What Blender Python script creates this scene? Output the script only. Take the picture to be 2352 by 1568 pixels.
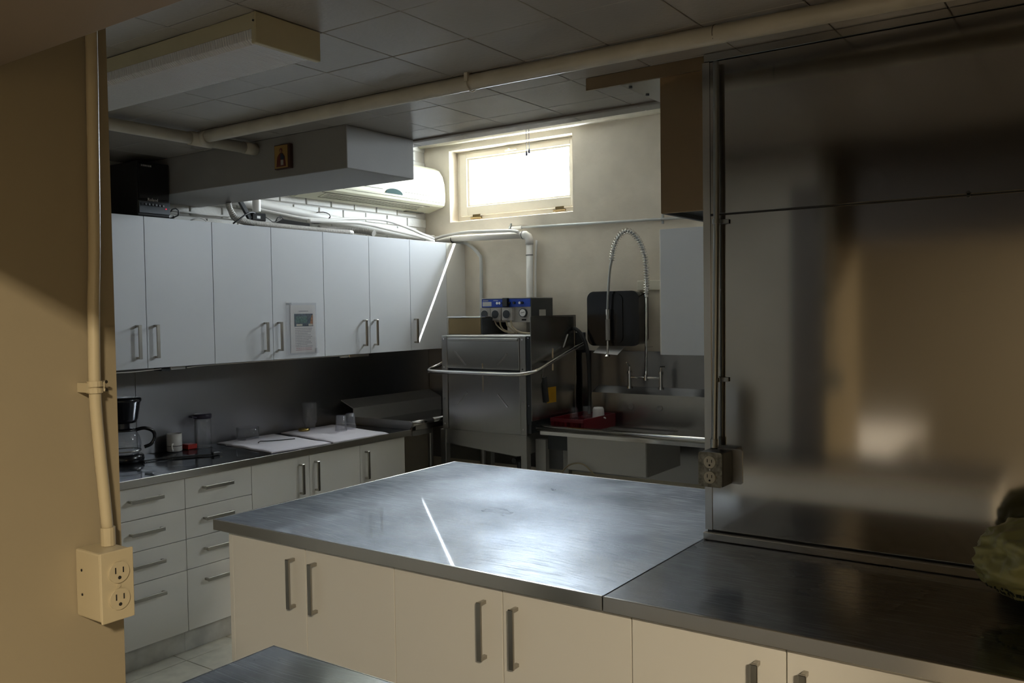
import bpy, bmesh, math, random
from mathutils import Vector, Matrix, noise
random.seed(7)
C = bpy.context.scene.collection
for o in list(bpy.data.objects): bpy.data.objects.remove(o)

# ------------------------------------------------------------------ camera, world, lights, exposure
cam = bpy.data.cameras.new('camera'); cam.lens = 30.6225; cam.sensor_width = 36; cam.clip_start = .05
co = bpy.data.objects.new('camera', cam); C.objects.link(co)
R3 = Matrix(((0.820517, -0.007931, 0.571568), (0.571432, 0.037192, -0.819806), (-0.014756, 0.999277, 0.035049)))
co.matrix_world = Matrix.Translation((4.4029, -0.4646, 1.6684)) @ R3.to_4x4()
bpy.context.scene.camera = co

w = bpy.data.worlds.new('sky'); bpy.context.scene.world = w; w.use_nodes = True
bg = w.node_tree.nodes['Background']; bg.inputs[0].default_value = (.84, .915, 1, 1); bg.inputs[1].default_value = 58

def light(name, kind, loc, energy, color, **k):
    l = bpy.data.lights.new(name, kind); l.energy = energy; l.color = color
    for a, b in k.items():
        if a not in ('aim', 'portal'): setattr(l, a, b)
    o = bpy.data.objects.new(name, l); C.objects.link(o); o.location = loc
    if 'aim' in k: o.rotation_euler = Vector(k['aim']).to_track_quat('-Z', 'Y').to_euler()
    if k.get('portal'): l.cycles.is_portal = True
    return o
light('sun', 'SUN', (2, 8, 8), 45, (1, .96, .9), angle=.009, aim=(-1.15, -1, -1.65))
light('window_portal', 'AREA', (.78, 4.99, 2.65), 1, (1, 1, 1), shape='RECTANGLE', size=1.02, size_y=.5, aim=(0, -1, 0), portal=True)
light('window_portal_right', 'AREA', (4.1, 4.99, 2.65), 1, (1, 1, 1), shape='RECTANGLE', size=1.02, size_y=.5, aim=(0, -1, 0), portal=True)
light('table_fill_light', 'AREA', (2.9, -1.3, 3.0), 30, (1, .93, .82), shape='RECTANGLE', size=.4, size_y=.2, aim=(0, 0, -1))  # added fill over the unseen table, brightens its reflection in the steel wall
light('hall_lamp', 'AREA', (6.4, -2.4, 3.15), 315, (1, .83, .58), shape='RECTANGLE', size=.5, size_y=.2, aim=(0, 0, -1))
vs = bpy.context.scene.view_settings
vs.view_transform = 'Standard'; vs.look = 'None'; vs.gamma = 1; vs.exposure = 0; vs.use_curve_mapping = False

# ------------------------------------------------------------------ materials
def mat(name, col, rough=.5, metal=0, bump=0, bscale=40, bstretch=(1, 1, 1), var=0, vscale=3, vstretch=(1, 1, 1), aniso=0, tan=None, detail=4,
        rvar=0, spec=.5, emit=None, alpha=1, coat=0, trans=0, bdist=.002):
    m = bpy.data.materials.new(name); m.use_nodes = True; nt = m.node_tree; N = nt.nodes; L = nt.links
    p = N['Principled BSDF']; p.inputs['Base Color'].default_value = (*col, 1); p.inputs['Roughness'].default_value = rough
    p.inputs['Metallic'].default_value = metal; p.inputs['Specular IOR Level'].default_value = spec
    p.inputs['Alpha'].default_value = alpha; p.inputs['Coat Weight'].default_value = coat; p.inputs['Transmission Weight'].default_value = trans
    g = N.new('ShaderNodeNewGeometry')
    def ntex(scale, stretch, detail=4):
        mp = N.new('ShaderNodeMapping'); mp.inputs['Scale'].default_value = stretch
        n = N.new('ShaderNodeTexNoise'); n.inputs['Scale'].default_value = scale; n.inputs['Detail'].default_value = detail
        L.new(g.outputs['Position'], mp.inputs[0]); L.new(mp.outputs[0], n.inputs['Vector']); return n
    if bump:
        n = ntex(bscale, bstretch, detail); b = N.new('ShaderNodeBump'); b.inputs['Strength'].default_value = bump; b.inputs['Distance'].default_value = bdist
        L.new(n.outputs[0], b.inputs['Height']); L.new(b.outputs[0], p.inputs['Normal'])
    if var:
        n = ntex(vscale, vstretch); r = N.new('ShaderNodeValToRGB')
        r.color_ramp.elements[0].position = .35; r.color_ramp.elements[1].position = .65
        r.color_ramp.elements[0].color = (*[c * (1 - var) for c in col], 1); r.color_ramp.elements[1].color = (*[min(1, c * (1 + var * .3)) for c in col], 1)
        L.new(n.outputs[0], r.inputs[0]); L.new(r.outputs[0], p.inputs['Base Color'])
    if rvar:
        n = ntex(vscale * 2, vstretch); mr = N.new('ShaderNodeMapRange')
        mr.inputs['From Min'].default_value = .3; mr.inputs['From Max'].default_value = .7
        mr.inputs['To Min'].default_value = rough - rvar; mr.inputs['To Max'].default_value = rough + rvar
        L.new(n.outputs[0], mr.inputs[0]); L.new(mr.outputs[0], p.inputs['Roughness'])
    if aniso:
        p.inputs['Anisotropic'].default_value = aniso
        t = N.new('ShaderNodeCombineXYZ')
        for i in range(3): t.inputs[i].default_value = tan[i]
        L.new(t.outputs[0], p.inputs['Tangent'])
    if emit: p.inputs['Emission Color'].default_value = (*emit, 1); p.inputs['Emission Strength'].default_value = 1
    return m

def scratched(name, base, rough=.17, rough2=.42, mix=.5, density=1.0):
    """worn stainless worktop: a glossy lobe and a hazy lobe, fine scratches running every way"""
    m = bpy.data.materials.new(name); m.use_nodes = True; nt = m.node_tree; N = nt.nodes; L = nt.links
    out = N['Material Output']; N.remove(N['Principled BSDF'])
    g = N.new('ShaderNodeNewGeometry'); h = None
    for i, (rot, sc) in enumerate(((.35, 1), (-.5, 1.1), (1.2, .9), (2.1, 1.3), (.9, 1.2))):
        mp = N.new('ShaderNodeMapping'); mp.inputs['Rotation'].default_value = (0, 0, rot); mp.inputs['Scale'].default_value = (5 * sc, 400 * sc, 1)
        mp.inputs['Location'].default_value = (i * 3.1, i * 1.7, 0)
        # a slow warp bends the scratches into arcs
        nw = N.new('ShaderNodeTexNoise'); nw.inputs['Scale'].default_value = 1.3; nw.inputs['Detail'].default_value = 0
        va = N.new('ShaderNodeVectorMath'); va.operation = 'MULTIPLY_ADD'; va.inputs[1].default_value = (.35, .35, 0)
        L.new(g.outputs['Position'], nw.inputs['Vector']); L.new(nw.outputs['Color'], va.inputs[0]); L.new(g.outputs['Position'], va.inputs[2])
        L.new(va.outputs[0], mp.inputs[0])
        n = N.new('ShaderNodeTexNoise'); n.inputs['Scale'].default_value = 1; n.inputs['Detail'].default_value = 2
        L.new(mp.outputs[0], n.inputs['Vector'])
        r = N.new('ShaderNodeMapRange'); r.inputs['From Min'].default_value = .67 - .02 * density; r.inputs['From Max'].default_value = .76
        L.new(n.outputs[0], r.inputs[0])
        if h is None: h = r.outputs[0]
        else:
            a = N.new('ShaderNodeMath'); a.operation = 'MAXIMUM'; L.new(h, a.inputs[0]); L.new(r.outputs[0], a.inputs[1]); h = a.outputs[0]
    b = N.new('ShaderNodeBump'); b.inputs['Strength'].default_value = .5; b.inputs['Distance'].default_value = .0015
    L.new(h, b.inputs['Height'])
    big = N.new('ShaderNodeTexNoise'); big.inputs['Scale'].default_value = 2.2; big.inputs['Detail'].default_value = 5
    L.new(g.outputs['Position'], big.inputs['Vector'])
    mr = N.new('ShaderNodeMapRange'); mr.inputs['From Min'].default_value = .3; mr.inputs['From Max'].default_value = .7
    mr.inputs['To Min'].default_value = mix - .18; mr.inputs['To Max'].default_value = mix + .18
    L.new(big.outputs[0], mr.inputs[0])
    ad = N.new('ShaderNodeMath'); ad.operation = 'MULTIPLY_ADD'; ad.inputs[1].default_value = .9 if density else .1; ad.use_clamp = True
    L.new(h, ad.inputs[0]); L.new(mr.outputs[0], ad.inputs[2])
    g1 = N.new('ShaderNodeBsdfGlossy'); g1.inputs['Color'].default_value = (*base, 1); g1.inputs['Roughness'].default_value = rough
    g2 = N.new('ShaderNodeBsdfGlossy'); g2.inputs['Color'].default_value = (*base, 1); g2.inputs['Roughness'].default_value = rough2
    L.new(b.outputs[0], g2.inputs['Normal'])
    ms = N.new('ShaderNodeMixShader'); L.new(ad.outputs[0], ms.inputs[0]); L.new(g1.outputs[0], ms.inputs[1]); L.new(g2.outputs[0], ms.inputs[2])
    L.new(ms.outputs[0], out.inputs[0])
    return m

def glass(name, tint=(.95, .97, .97), ior=1.45, refl=1.0, dirt=0.0):
    """thin clear glass: lets light through and mirrors at a slant"""
    m = bpy.data.materials.new(name); m.use_nodes = True; nt = m.node_tree; N = nt.nodes; L = nt.links
    out = N['Material Output']; N.remove(N['Principled BSDF'])
    t = N.new('ShaderNodeBsdfTransparent'); t.inputs[0].default_value = (*tint, 1)
    g = N.new('ShaderNodeBsdfGlossy'); g.inputs['Roughness'].default_value = .03
    lw = N.new('ShaderNodeLayerWeight'); pw = N.new('ShaderNodeMath'); pw.operation = 'POWER'; pw.inputs[1].default_value = 5
    f = N.new('ShaderNodeMath'); f.operation = 'MULTIPLY_ADD'; f.inputs[1].default_value = .96; f.inputs[2].default_value = ((ior - 1) / (ior + 1)) ** 2
    L.new(lw.outputs['Facing'], pw.inputs[0]); L.new(pw.outputs[0], f.inputs[0])
    ms = N.new('ShaderNodeMixShader'); L.new(f.outputs[0], ms.inputs[0]); L.new(t.outputs[0], ms.inputs[1]); L.new(g.outputs[0], ms.inputs[2])
    if dirt:
        d = N.new('ShaderNodeBsdfDiffuse'); d.inputs[0].default_value = (.8, .8, .85, 1)
        m2 = N.new('ShaderNodeMixShader'); m2.inputs[0].default_value = dirt
        L.new(ms.outputs[0], m2.inputs[1]); L.new(d.outputs[0], m2.inputs[2]); ms = m2
    L.new(ms.outputs[0], out.inputs[0]); return m

M = dict(
    laminate=mat('white_laminate', (.78, .76, .71), .36, spec=.4, bump=.03, bscale=60),
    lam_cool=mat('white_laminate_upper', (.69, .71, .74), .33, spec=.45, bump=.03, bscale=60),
    carcass=mat('carcass_gap_shade', (.20, .19, .17), .5),  # darkened so the shade in the door gaps is put into the colour
    kick=mat('kick_board', (.68, .67, .63), .5, var=.25, vscale=9),
    handle=mat('brushed_nickel', (.43, .41, .37), .28, 1, bump=.05, bscale=200),
    steel=mat('stainless_steel', (.50, .49, .47), .27, 1, bump=.03, bscale=30),
    steel_dull=mat('dull_stainless', (.42, .415, .40), .36, 1, detail=0, bump=.08, bscale=14),
    steel_dw=mat('dented_stainless', (.46, .46, .45), .25, 1, bump=.14, bscale=2.6, bdist=.02, detail=0),
    steel_wall=mat('brushed_sheet_wall', (.47, .45, .42), .10, 1, bump=.2, bscale=1.5, bstretch=(1, 1, .15), bdist=.02, detail=0, aniso=.6, tan=(0, 0, 1)),
    splash=mat('brushed_backsplash', (.33, .33, .34), .28, 1, bump=.1, bscale=2, bdist=.01, detail=0, aniso=.5, tan=(0, 0, 1)),
    edge=mat('counter_edge', (.55, .53, .50), .24, 1),
    chrome=mat('chrome', (.75, .74, .72), .12, 1),
    pipe_paint=mat('cream_pipe_paint', (.60, .55, .44), .38, bump=.2, bscale=25, var=.1, vscale=12),
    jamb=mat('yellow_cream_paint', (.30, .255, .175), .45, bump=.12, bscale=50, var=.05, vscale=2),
    box_paint=mat('painted_box', (.46, .40, .275), .35, bump=.15, bscale=70),
    conduit=mat('galvanised_conduit', (.40, .42, .42), .34, 1, bump=.05, bscale=50),
    conduit_paint=mat('grey_painted_conduit', (.52, .53, .51), .45),
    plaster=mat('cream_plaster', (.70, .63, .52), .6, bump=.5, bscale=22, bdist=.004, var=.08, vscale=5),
    brick=mat('white_painted_brick', (.72, .71, .67), .45, bump=.5, bscale=60, bdist=.003),
    mortar=mat('painted_mortar', (.62, .60, .56), .7),
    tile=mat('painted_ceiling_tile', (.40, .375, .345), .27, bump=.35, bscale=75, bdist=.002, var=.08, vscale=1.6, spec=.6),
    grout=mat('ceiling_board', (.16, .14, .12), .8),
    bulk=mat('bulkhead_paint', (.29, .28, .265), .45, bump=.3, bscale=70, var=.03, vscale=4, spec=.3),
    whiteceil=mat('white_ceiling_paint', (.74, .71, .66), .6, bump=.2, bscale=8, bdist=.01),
    header=mat('brown_beam_paint', (.17, .14, .115), .5),
    hallwall=mat('hall_wall_paint', (.22, .195, .15), .6),
    floor=mat('vinyl_tile', (.66, .63, .53), .35, var=.12, vscale=16),
    floor_joint=mat('floor_joint', (.25, .23, .2), .7),
    frame=mat('window_paint', (.80, .74, .62), .42, bump=.2, bscale=30),
    brass=mat('old_brass', (.26, .19, .10), .22, 1),
    pvc=mat('white_pvc', (.78, .76, .72), .35),
    cable=mat('white_cable', (.76, .74, .70), .4),
    ac=mat('air_conditioner_plastic', (.58, .56, .42), .5, spec=.25),
    ac_dark=mat('louvre_shadow', (.10, .09, .07), .7, spec=.1),
    greenish=mat('dark_green_lens', (.03, .06, .055), .6, spec=.05),
    black=mat('black_plastic', (.006, .006, .008), .22, coat=.3),
    blackm=mat('black_vinyl', (.008, .008, .009), .5),
    rubber=mat('black_rubber', (.02, .02, .02), .5),
    fixture=mat('cream_enamel', (.58, .52, .34), .4, var=.06, vscale=8),
    hood=mat('brown_steel_hood', (.36, .26, .16), .36, 1, rvar=.06, bump=.1, bscale=3, bdist=.01),
    dark=mat('dark_metal', (.06, .065, .07), .4, .6),
    blue=mat('blue_panel', (.012, .06, .42), .35),
    grey=mat('grey_plastic', (.36, .34, .31), .45),
    ltgrey=mat('pale_grey_steel', (.52, .51, .49), .42, .55),
    tube=mat('tan_tubing', (.38, .31, .20), .35),
    white=mat('white_paper', (.80, .79, .78), .55),
    plate=mat('ivory_plastic', (.70, .66, .54), .4),
    plate2=mat('worn_grey_plate', (.36, .34, .28), .45, .5, var=.5, vscale=60),
    slot=mat('slot_black', (.01, .01, .01), .8),
    red=mat('red_plastic', (.15, .004, .012), .35),
    red2=mat('dark_red_plastic', (.35, .02, .015), .3),
    yellow=mat('yellow_label', (.50, .26, .01), .5),
    towel=mat('white_terry', (.70, .66, .70), .9, bump=.9, bscale=260, bdist=.004),
    towel_edge=mat('towel_binding', (.62, .56, .48), .9),
    cup=mat('white_ceramic', (.74, .72, .69), .25),
    cupline=mat('dark_glaze', (.03, .025, .02), .3),
    tin=mat('gold_tin', (.5, .38, .14), .25, 1),
    navy=mat('dark_lid', (.03, .025, .05), .4),
    bag=mat('yellow_green_bag', (.40, .40, .17), .28, bump=.3, bscale=30, bdist=.004, coat=.2),
    bagprint=mat('bag_print', (.03, .04, .03), .5),
    gold=mat('icon_gold_ground', (.42, .26, .08), .4, .3),
    wood=mat('dark_wood_edge', (.05, .02, .012), .5),
    robe=mat('icon_dark_red', (.14, .03, .02), .5),
    robe2=mat('icon_dark_blue', (.03, .04, .06), .5),
    skin=mat('icon_skin', (.30, .16, .08), .5),
    pale=mat('icon_pale', (.40, .38, .34), .5),
    photo=mat('print_blue', (.07, .12, .17), .5, var=.7, vscale=70),
    photo2=mat('print_green', (.10, .22, .2), .5, var=.5, vscale=90),
    photo3=mat('print_orange', (.5, .22, .08), .5, var=.5, vscale=90),
    ink=mat('grey_ink', (.28, .28, .32), .6),
    redink=mat('red_ink', (.5, .22, .26), .6),
    led=mat('red_led', (.5, 0, .02), .4, emit=(1, .02, .06)),
    letter=mat('silver_letters', (.88, .88, .88), .4),
    worktop=scratched('scratched_worktop', (.64, .68, .75), .04, .40, .42),
    worktop2=scratched('scratched_worktop_dark', (.38, .39, .41), .09, .34, .30),
    counter=scratched('polished_counter', (.32, .33, .35), .06, .3, .18, 0),
    glass=glass('clear_glass', refl=1), glassware=glass('tumbler_glass', (.97, .975, .985), 1.5, dirt=.03),
    sleeve=glass('plastic_sleeve', (.985, .985, .99), 1.5, dirt=.04),
    frosty=glass('hazy_tumbler_glass', (.96, .965, .98), 1.6, dirt=.06),
)
# ribbed prismatic diffuser
def ribbed():
    m = mat('prismatic_diffuser', (.80, .80, .79), .3, spec=.5); N = m.node_tree.nodes; L = m.node_tree.links
    g = N.new('ShaderNodeNewGeometry'); wv = N.new('ShaderNodeTexWave'); wv.bands_direction = 'X'; wv.inputs['Scale'].default_value = 30
    wv.inputs['Distortion'].default_value = 0; wv.inputs['Detail'].default_value = 0
    b = N.new('ShaderNodeBump'); b.inputs['Strength'].default_value = .9; b.inputs['Distance'].default_value = .004
    L.new(g.outputs['Position'], wv.inputs['Vector']); L.new(wv.outputs['Fac'], b.inputs['Height']); L.new(b.outputs[0], N['Principled BSDF'].inputs['Normal'])
    return m
M['diffuser'] = ribbed()

# ------------------------------------------------------------------ geometry helpers
class B:
    """collects shapes into one bmesh"""
    def __init__(s): s.bm = bmesh.new()
    def box(s, x0, x1, y0, y1, z0, z1, bev=0, seg=2):
        r = bmesh.ops.create_cube(s.bm, size=1); v = r['verts']
        bmesh.ops.scale(s.bm, vec=(abs(x1 - x0), abs(y1 - y0), abs(z1 - z0)), verts=v)
        bmesh.ops.translate(s.bm, vec=((x0 + x1) / 2, (y0 + y1) / 2, (z0 + z1) / 2), verts=v)
        if bev:
            e = list({e for q in v for e in q.link_edges})
            bmesh.ops.bevel(s.bm, geom=e, offset=bev, segments=seg, affect='EDGES', profile=.5)
        return s
    def cyl(s, c, r, h, axis='Z', seg=20, r2=None, bev=0):
        q = bmesh.ops.create_cone(s.bm, cap_ends=True, segments=seg, radius1=r, radius2=r if r2 is None else r2, depth=h); v = q['verts']
        rot = {'Z': Matrix.Identity(3), 'X': Matrix.Rotation(math.pi / 2, 3, 'Y'), 'Y': Matrix.Rotation(-math.pi / 2, 3, 'X')}[axis]
        bmesh.ops.rotate(s.bm, matrix=rot, verts=v); bmesh.ops.translate(s.bm, vec=c, verts=v); return s
    def tube(s, pts, r, seg=10, smooth=True, step=.02, ridge=0, pitch=.01, cap=True):
        P = [Vector(p) for p in pts]
        if smooth and len(P) > 2: P = spline(P, step)
        elif ridge: P = spline([P[0], P[1]], step)
        n = len(P); up = None; rings = []; d = 0
        for i, p in enumerate(P):
            t = (P[min(i + 1, n - 1)] - P[max(i - 1, 0)]).normalized()
            if up is None: up = Vector((0, 0, 1)) if abs(t.z) < .9 else Vector((1, 0, 0))
            a = t.cross(up).normalized(); b = a.cross(t).normalized(); up = b
            if i: d += (p - P[i - 1]).length
            rr = r * (1 + ridge * math.sin(d / pitch * 2 * math.pi)) if ridge else r
            rings.append([s.bm.verts.new(p + a * rr * math.cos(2 * math.pi * k / seg) + b * rr * math.sin(2 * math.pi * k / seg)) for k in range(seg)])
        for A, Bv in zip(rings, rings[1:]):
            for k in range(seg): f = s.bm.faces.new((A[k], A[(k + 1) % seg], Bv[(k + 1) % seg], Bv[k])); f.smooth = True
        if cap:
            s.bm.faces.new(rings[0][::-1]); s.bm.faces.new(rings[-1])
        return s
    def prism(s, prof, a0, a1, axis='Y', smooth=False):
        """closed outline extruded along an axis; outline in the other two coordinates"""
        def v(p, a): return {'Y': (p[0], a, p[1]), 'X': (a, p[0], p[1]), 'Z': (p[0], p[1], a)}[axis]
        A = [s.bm.verts.new(v(p, a0)) for p in prof]; Bq = [s.bm.verts.new(v(p, a1)) for p in prof]; n = len(prof)
        for k in range(n):
            f = s.bm.faces.new((A[k], A[(k + 1) % n], Bq[(k + 1) % n], Bq[k])); f.smooth = smooth
        s.bm.faces.new(A[::-1]); s.bm.faces.new(Bq)
        return s
    def lathe(s, c, prof, seg=28):
        rings = []
        for r, z in prof:
            rings.append([s.bm.verts.new((c[0] + r * math.cos(2 * math.pi * k / seg), c[1] + r * math.sin(2 * math.pi * k / seg), c[2] + z)) for k in range(seg)] if r > 1e-5 else [s.bm.verts.new((c[0], c[1], c[2] + z))])
        for A, Bv in zip(rings, rings[1:]):
            for k in range(seg):
                if len(A) == 1 and len(Bv) == 1: continue
                if len(A) == 1: f = s.bm.faces.new((A[0], Bv[(k + 1) % seg], Bv[k]))
                elif len(Bv) == 1: f = s.bm.faces.new((A[k], A[(k + 1) % seg], Bv[0]))
                else: f = s.bm.faces.new((A[k], A[(k + 1) % seg], Bv[(k + 1) % seg], Bv[k]))
                f.smooth = True
        return s
    def rbox(s, x0, x1, y0, y1, z0, z1, r, axis='Y', seg=5):
        """box with four corners rounded about the axis"""
        if axis == 'Y': u0, u1, v0, v1, a0, a1 = x0, x1, z0, z1, y0, y1
        elif axis == 'X': u0, u1, v0, v1, a0, a1 = y0, y1, z0, z1, x0, x1
        else: u0, u1, v0, v1, a0, a1 = x0, x1, y0, y1, z0, z1
        pr = []
        for cx, cy, st in ((u1 - r, v1 - r, 0), (u0 + r, v1 - r, 90), (u0 + r, v0 + r, 180), (u1 - r, v0 + r, 270)):
            for k in range(seg + 1):
                a = math.radians(st + 90 * k / seg); pr.append((cx + r * math.cos(a), cy + r * math.sin(a)))
        return s.prism(pr, a0, a1, axis)
    def bar(s, p, q, wd, th, n):
        """flat bar from p to q on a surface with normal n"""
        p, q, n = Vector(p), Vector(q), Vector(n).normalized(); t = (q - p).normalized(); a = t.cross(n).normalized() * wd / 2; h = n * th
        vs_ = [s.bm.verts.new(v) for v in (p - a, p + a, q + a, q - a, p - a + h, p + a + h, q + a + h, q - a + h)]
        for f in ((0, 3, 2, 1), (4, 5, 6, 7), (0, 1, 5, 4), (1, 2, 6, 5), (2, 3, 7, 6), (3, 0, 4, 7)): s.bm.faces.new([vs_[i] for i in f])
        return s

def spline(P, step):
    out = []
    for i in range(len(P) - 1):
        p0, p1, p2, p3 = P[max(i - 1, 0)], P[i], P[i + 1], P[min(i + 2, len(P) - 1)]
        n = max(1, int((p2 - p1).length / step))
        for k in range(n):
            t = k / n
            out.append(.5 * ((2 * p1) + (p2 - p0) * t + (2 * p0 - 5 * p1 + 4 * p2 - p3) * t * t + (3 * p1 - p0 - 3 * p2 + p3) * t ** 3))
    out.append(P[-1]); return out

W = {}   # world position of every object's origin
def put(name, b, m, parent=None, **tags):
    """link a B as one mesh object whose origin is at its base"""
    bm = b.bm; bmesh.ops.recalc_face_normals(bm, faces=bm.faces[:])
    xs = [v.co for v in bm.verts]
    c = Vector(((min(v.x for v in xs) + max(v.x for v in xs)) / 2, (min(v.y for v in xs) + max(v.y for v in xs)) / 2, min(v.z for v in xs)))
    bmesh.ops.translate(bm, vec=-c, verts=bm.verts[:])
    me = bpy.data.meshes.new(name); bm.to_mesh(me); bm.free()
    for mm in (m if isinstance(m, (list, tuple)) else [m]): me.materials.append(mm if not isinstance(mm, str) else M[mm])
    return link(name, me, c, parent, **tags)
def link(name, me, c, parent=None, **tags):
    o = bpy.data.objects.new(name, me); C.objects.link(o); c = Vector(c)
    if parent: o.parent = parent; o.location = c - W[parent.name]
    else: o.location = c
    W[o.name] = c
    for k, v in tags.items(): o[k] = v
    return o
def thing(name, loc, label, category, group=None):
    o = bpy.data.objects.new(name, None); o.empty_display_size = .05; C.objects.link(o); o.location = loc; W[o.name] = Vector(loc)
    o['label'] = label; o['category'] = category
    if group: o['group'] = group
    return o
def S(name, b, m, parent=None): 
    return put(name, b, m, parent) if parent else put(name, b, m, kind='structure')
def T(name, b, m, label, category, group=None):
    k = dict(label=label, category=category)
    if group: k['group'] = group
    return put(name, b, m, **k)
def text(name, s, size, loc, axes, m, parent, ext=.0004):
    """raised lettering as a mesh; axes = (right, up, out)"""
    cu = bpy.data.curves.new(name, 'FONT'); cu.body = s; cu.size = size; cu.extrude = ext; cu.align_x = 'CENTER'; cu.align_y = 'CENTER'; cu.resolution_u = 3
    t = bpy.data.objects.new('tmp', cu); C.objects.link(t); bpy.context.view_layer.update()
    me = bpy.data.meshes.new_from_object(t.evaluated_get(bpy.context.evaluated_depsgraph_get()))
    bpy.data.objects.remove(t)
    r, u, n = map(Vector, axes); me.transform(Matrix((r, u, n)).transposed().to_4x4()); me.materials.clear(); me.materials.append(M[m])
    return link(name, me, loc, parent)
YF = ((0, 1, 0), (0, 0, 1), (1, 0, 0))      # lettering on a face that looks along +X
XF = ((1, 0, 0), (0, 0, 1), (0, -1, 0))     # lettering on a face that looks along -Y

# ------------------------------------------------------------------ the room shell
BK = 4.716; ZC = 2.49; ZH = 3.0
# floor: board + single vinyl tiles
fl = S('floor', B().box(-.3, 7.7, -5.3, 5.3, -.12, -.004), 'floor_joint')
ft = B().box(-.1505, .1505, -.1505, .1505, -.004, 0, .001, 1).bm
fme = bpy.data.meshes.new('floor_tile'); ft.to_mesh(fme); ft.free(); fme.materials.append(M['floor'])
for i in range(13):
    for j in range(15):
        link('floor_tile', fme, (.25 + .305 * i, .42 + .305 * j - .06, random.uniform(-.0004, 0)), fl)
# left wall: concrete core, painted bricks above the wall cabinets
wl = S('wall_left', B().box(-.25, -.012, -.4, 5.2, -.1, 3.1), 'mortar')
bb = B().box(-.012, 0, -.1055, .1055, -.0315, .0315, .003, 1).bm
bme = bpy.data.meshes.new('brick'); bb.to_mesh(bme); bb.free(); bme.materials.append(M['brick'])
for r_ in range(12):
    for j in range(12):
        y = 4.606 - .2205 * j - (.11 if r_ % 2 else 0)
        if y > 2.1: link('brick', bme, (random.uniform(-.002, .0005), y, 2.206 + .0722 * r_), wl)
put('wall_skim', B().box(-.012, -.001, -.4, 5.0, -.1, 2.165), 'plaster', wl)
# back wall with its window opening
OX0, OX1, OZ0, OZ1 = .236, 1.318, 2.345, 2.90; YO = BK + .285
wb = B()
PX0, PX1 = 3.56, 4.64
wb.box(-.25, OX0, BK, YO, -.1, 3.1); wb.box(OX1, PX0, BK, YO, -.1, 3.1); wb.box(PX1, 5.6, BK, YO, -.1, 3.1)
for a, b_ in ((OX0, OX1), (PX0, PX1)): wb.box(a, b_, BK, YO, -.1, OZ0); wb.box(a, b_, BK, YO, OZ1 - .02, 3.1)
wbk = S('wall_back', wb, 'plaster')
# window: fixed frame, hinged sash, hinges, latch, pane
def window(name, D):
    wn = thing(name, (.755 + D, 4.80, 2.36), '', ''); del wn['label']; del wn['category']; wn['kind'] = 'structure'
    f = B(); fy0, fy1 = 4.815, 4.87
    f.box(OX0 + .002 + D, .268 + D, fy0, fy1, 2.36, 2.878); f.box(1.29 + D, OX1 - .002 + D, fy0, fy1, 2.36, 2.878); f.box(.268 + D, 1.29 + D, fy0, fy1, 2.36, 2.392); f.box(.268 + D, 1.29 + D, fy0, fy1, 2.862, 2.878)
    put('window_frame', f, 'frame', wn)
    f = B(); sy0, sy1 = 4.80, 4.84
    f.box(.27 + D, .335 + D, sy0, sy1, 2.394, 2.86, .004); f.box(1.248 + D, 1.288 + D, sy0, sy1, 2.394, 2.86, .004); f.box(.335 + D, 1.248 + D, sy0, sy1, 2.394, 2.462, .004); f.box(.335 + D, 1.248 + D, sy0, sy1, 2.826, 2.86, .004)
    put('sash', f, 'frame', wn)
    f = B(); f.box(.337 + D, .352 + D, 4.815, 4.835, 2.464, 2.824); f.box(1.232 + D, 1.246 + D, 4.815, 4.835, 2.464, 2.824); f.box(.352 + D, 1.232 + D, 4.815, 4.835, 2.464, 2.476); f.box(.352 + D, 1.232 + D, 4.815, 4.835, 2.812, 2.824)
    put('glazing_bead', f, 'frame', wn)
    put('pane', B().box(.337 + D, 1.246 + D, 4.836, 4.839, 2.464, 2.824), 'glass', wn)
    for hx in (.425, 1.16):
        put('hinge', B().cyl((hx + D, 4.795, 2.372), .008, .1, 'X', 10).box(hx - .035 + D, hx + .035 + D, 4.797, 4.80, 2.362, 2.40), 'brass', wn)
    put('latch', B().box(.70 + D, .80 + D, 4.785, 4.80, 2.838, 2.85, .003).box(.735 + D, .75 + D, 4.76, 4.79, 2.836, 2.852, .003), 'frame', wn)
window('window_1', 0); window('window_2', PX0 - OX0)
# white high ceiling by the window with its shallow battens, low tiled ceiling before it
hc = B().box(-.25, 5.6, 2.76, 5.0, ZH, 3.12); S('ceiling_high', hc, 'whiteceil')
for k, (yy, zz) in enumerate(((4.52, 2.985), (4.44, 2.985), (4.36, 2.985), (4.60, 2.975))):
    S('trim_%d' % (k + 1), B().box(.02, 5.2, yy, yy + .03, zz - .008, ZH + .001, .004), 'whiteceil')
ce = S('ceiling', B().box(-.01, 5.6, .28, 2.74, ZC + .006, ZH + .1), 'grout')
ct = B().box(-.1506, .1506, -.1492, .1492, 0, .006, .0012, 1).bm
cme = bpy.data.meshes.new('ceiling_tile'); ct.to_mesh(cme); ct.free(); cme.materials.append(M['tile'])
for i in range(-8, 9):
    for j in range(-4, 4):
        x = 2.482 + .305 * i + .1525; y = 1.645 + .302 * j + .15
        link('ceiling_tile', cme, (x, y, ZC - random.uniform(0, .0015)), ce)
put('edge_strip', B().box(0, 5.2, 2.71, 2.745, ZC - .006, ZC + .05), 'header', ce)
# bulkhead on the left wall
S('trim_9', B().box(.001, 1.642, 2.26, 2.70, 2.300, ZC - .0005, .004), 'bulk')
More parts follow.
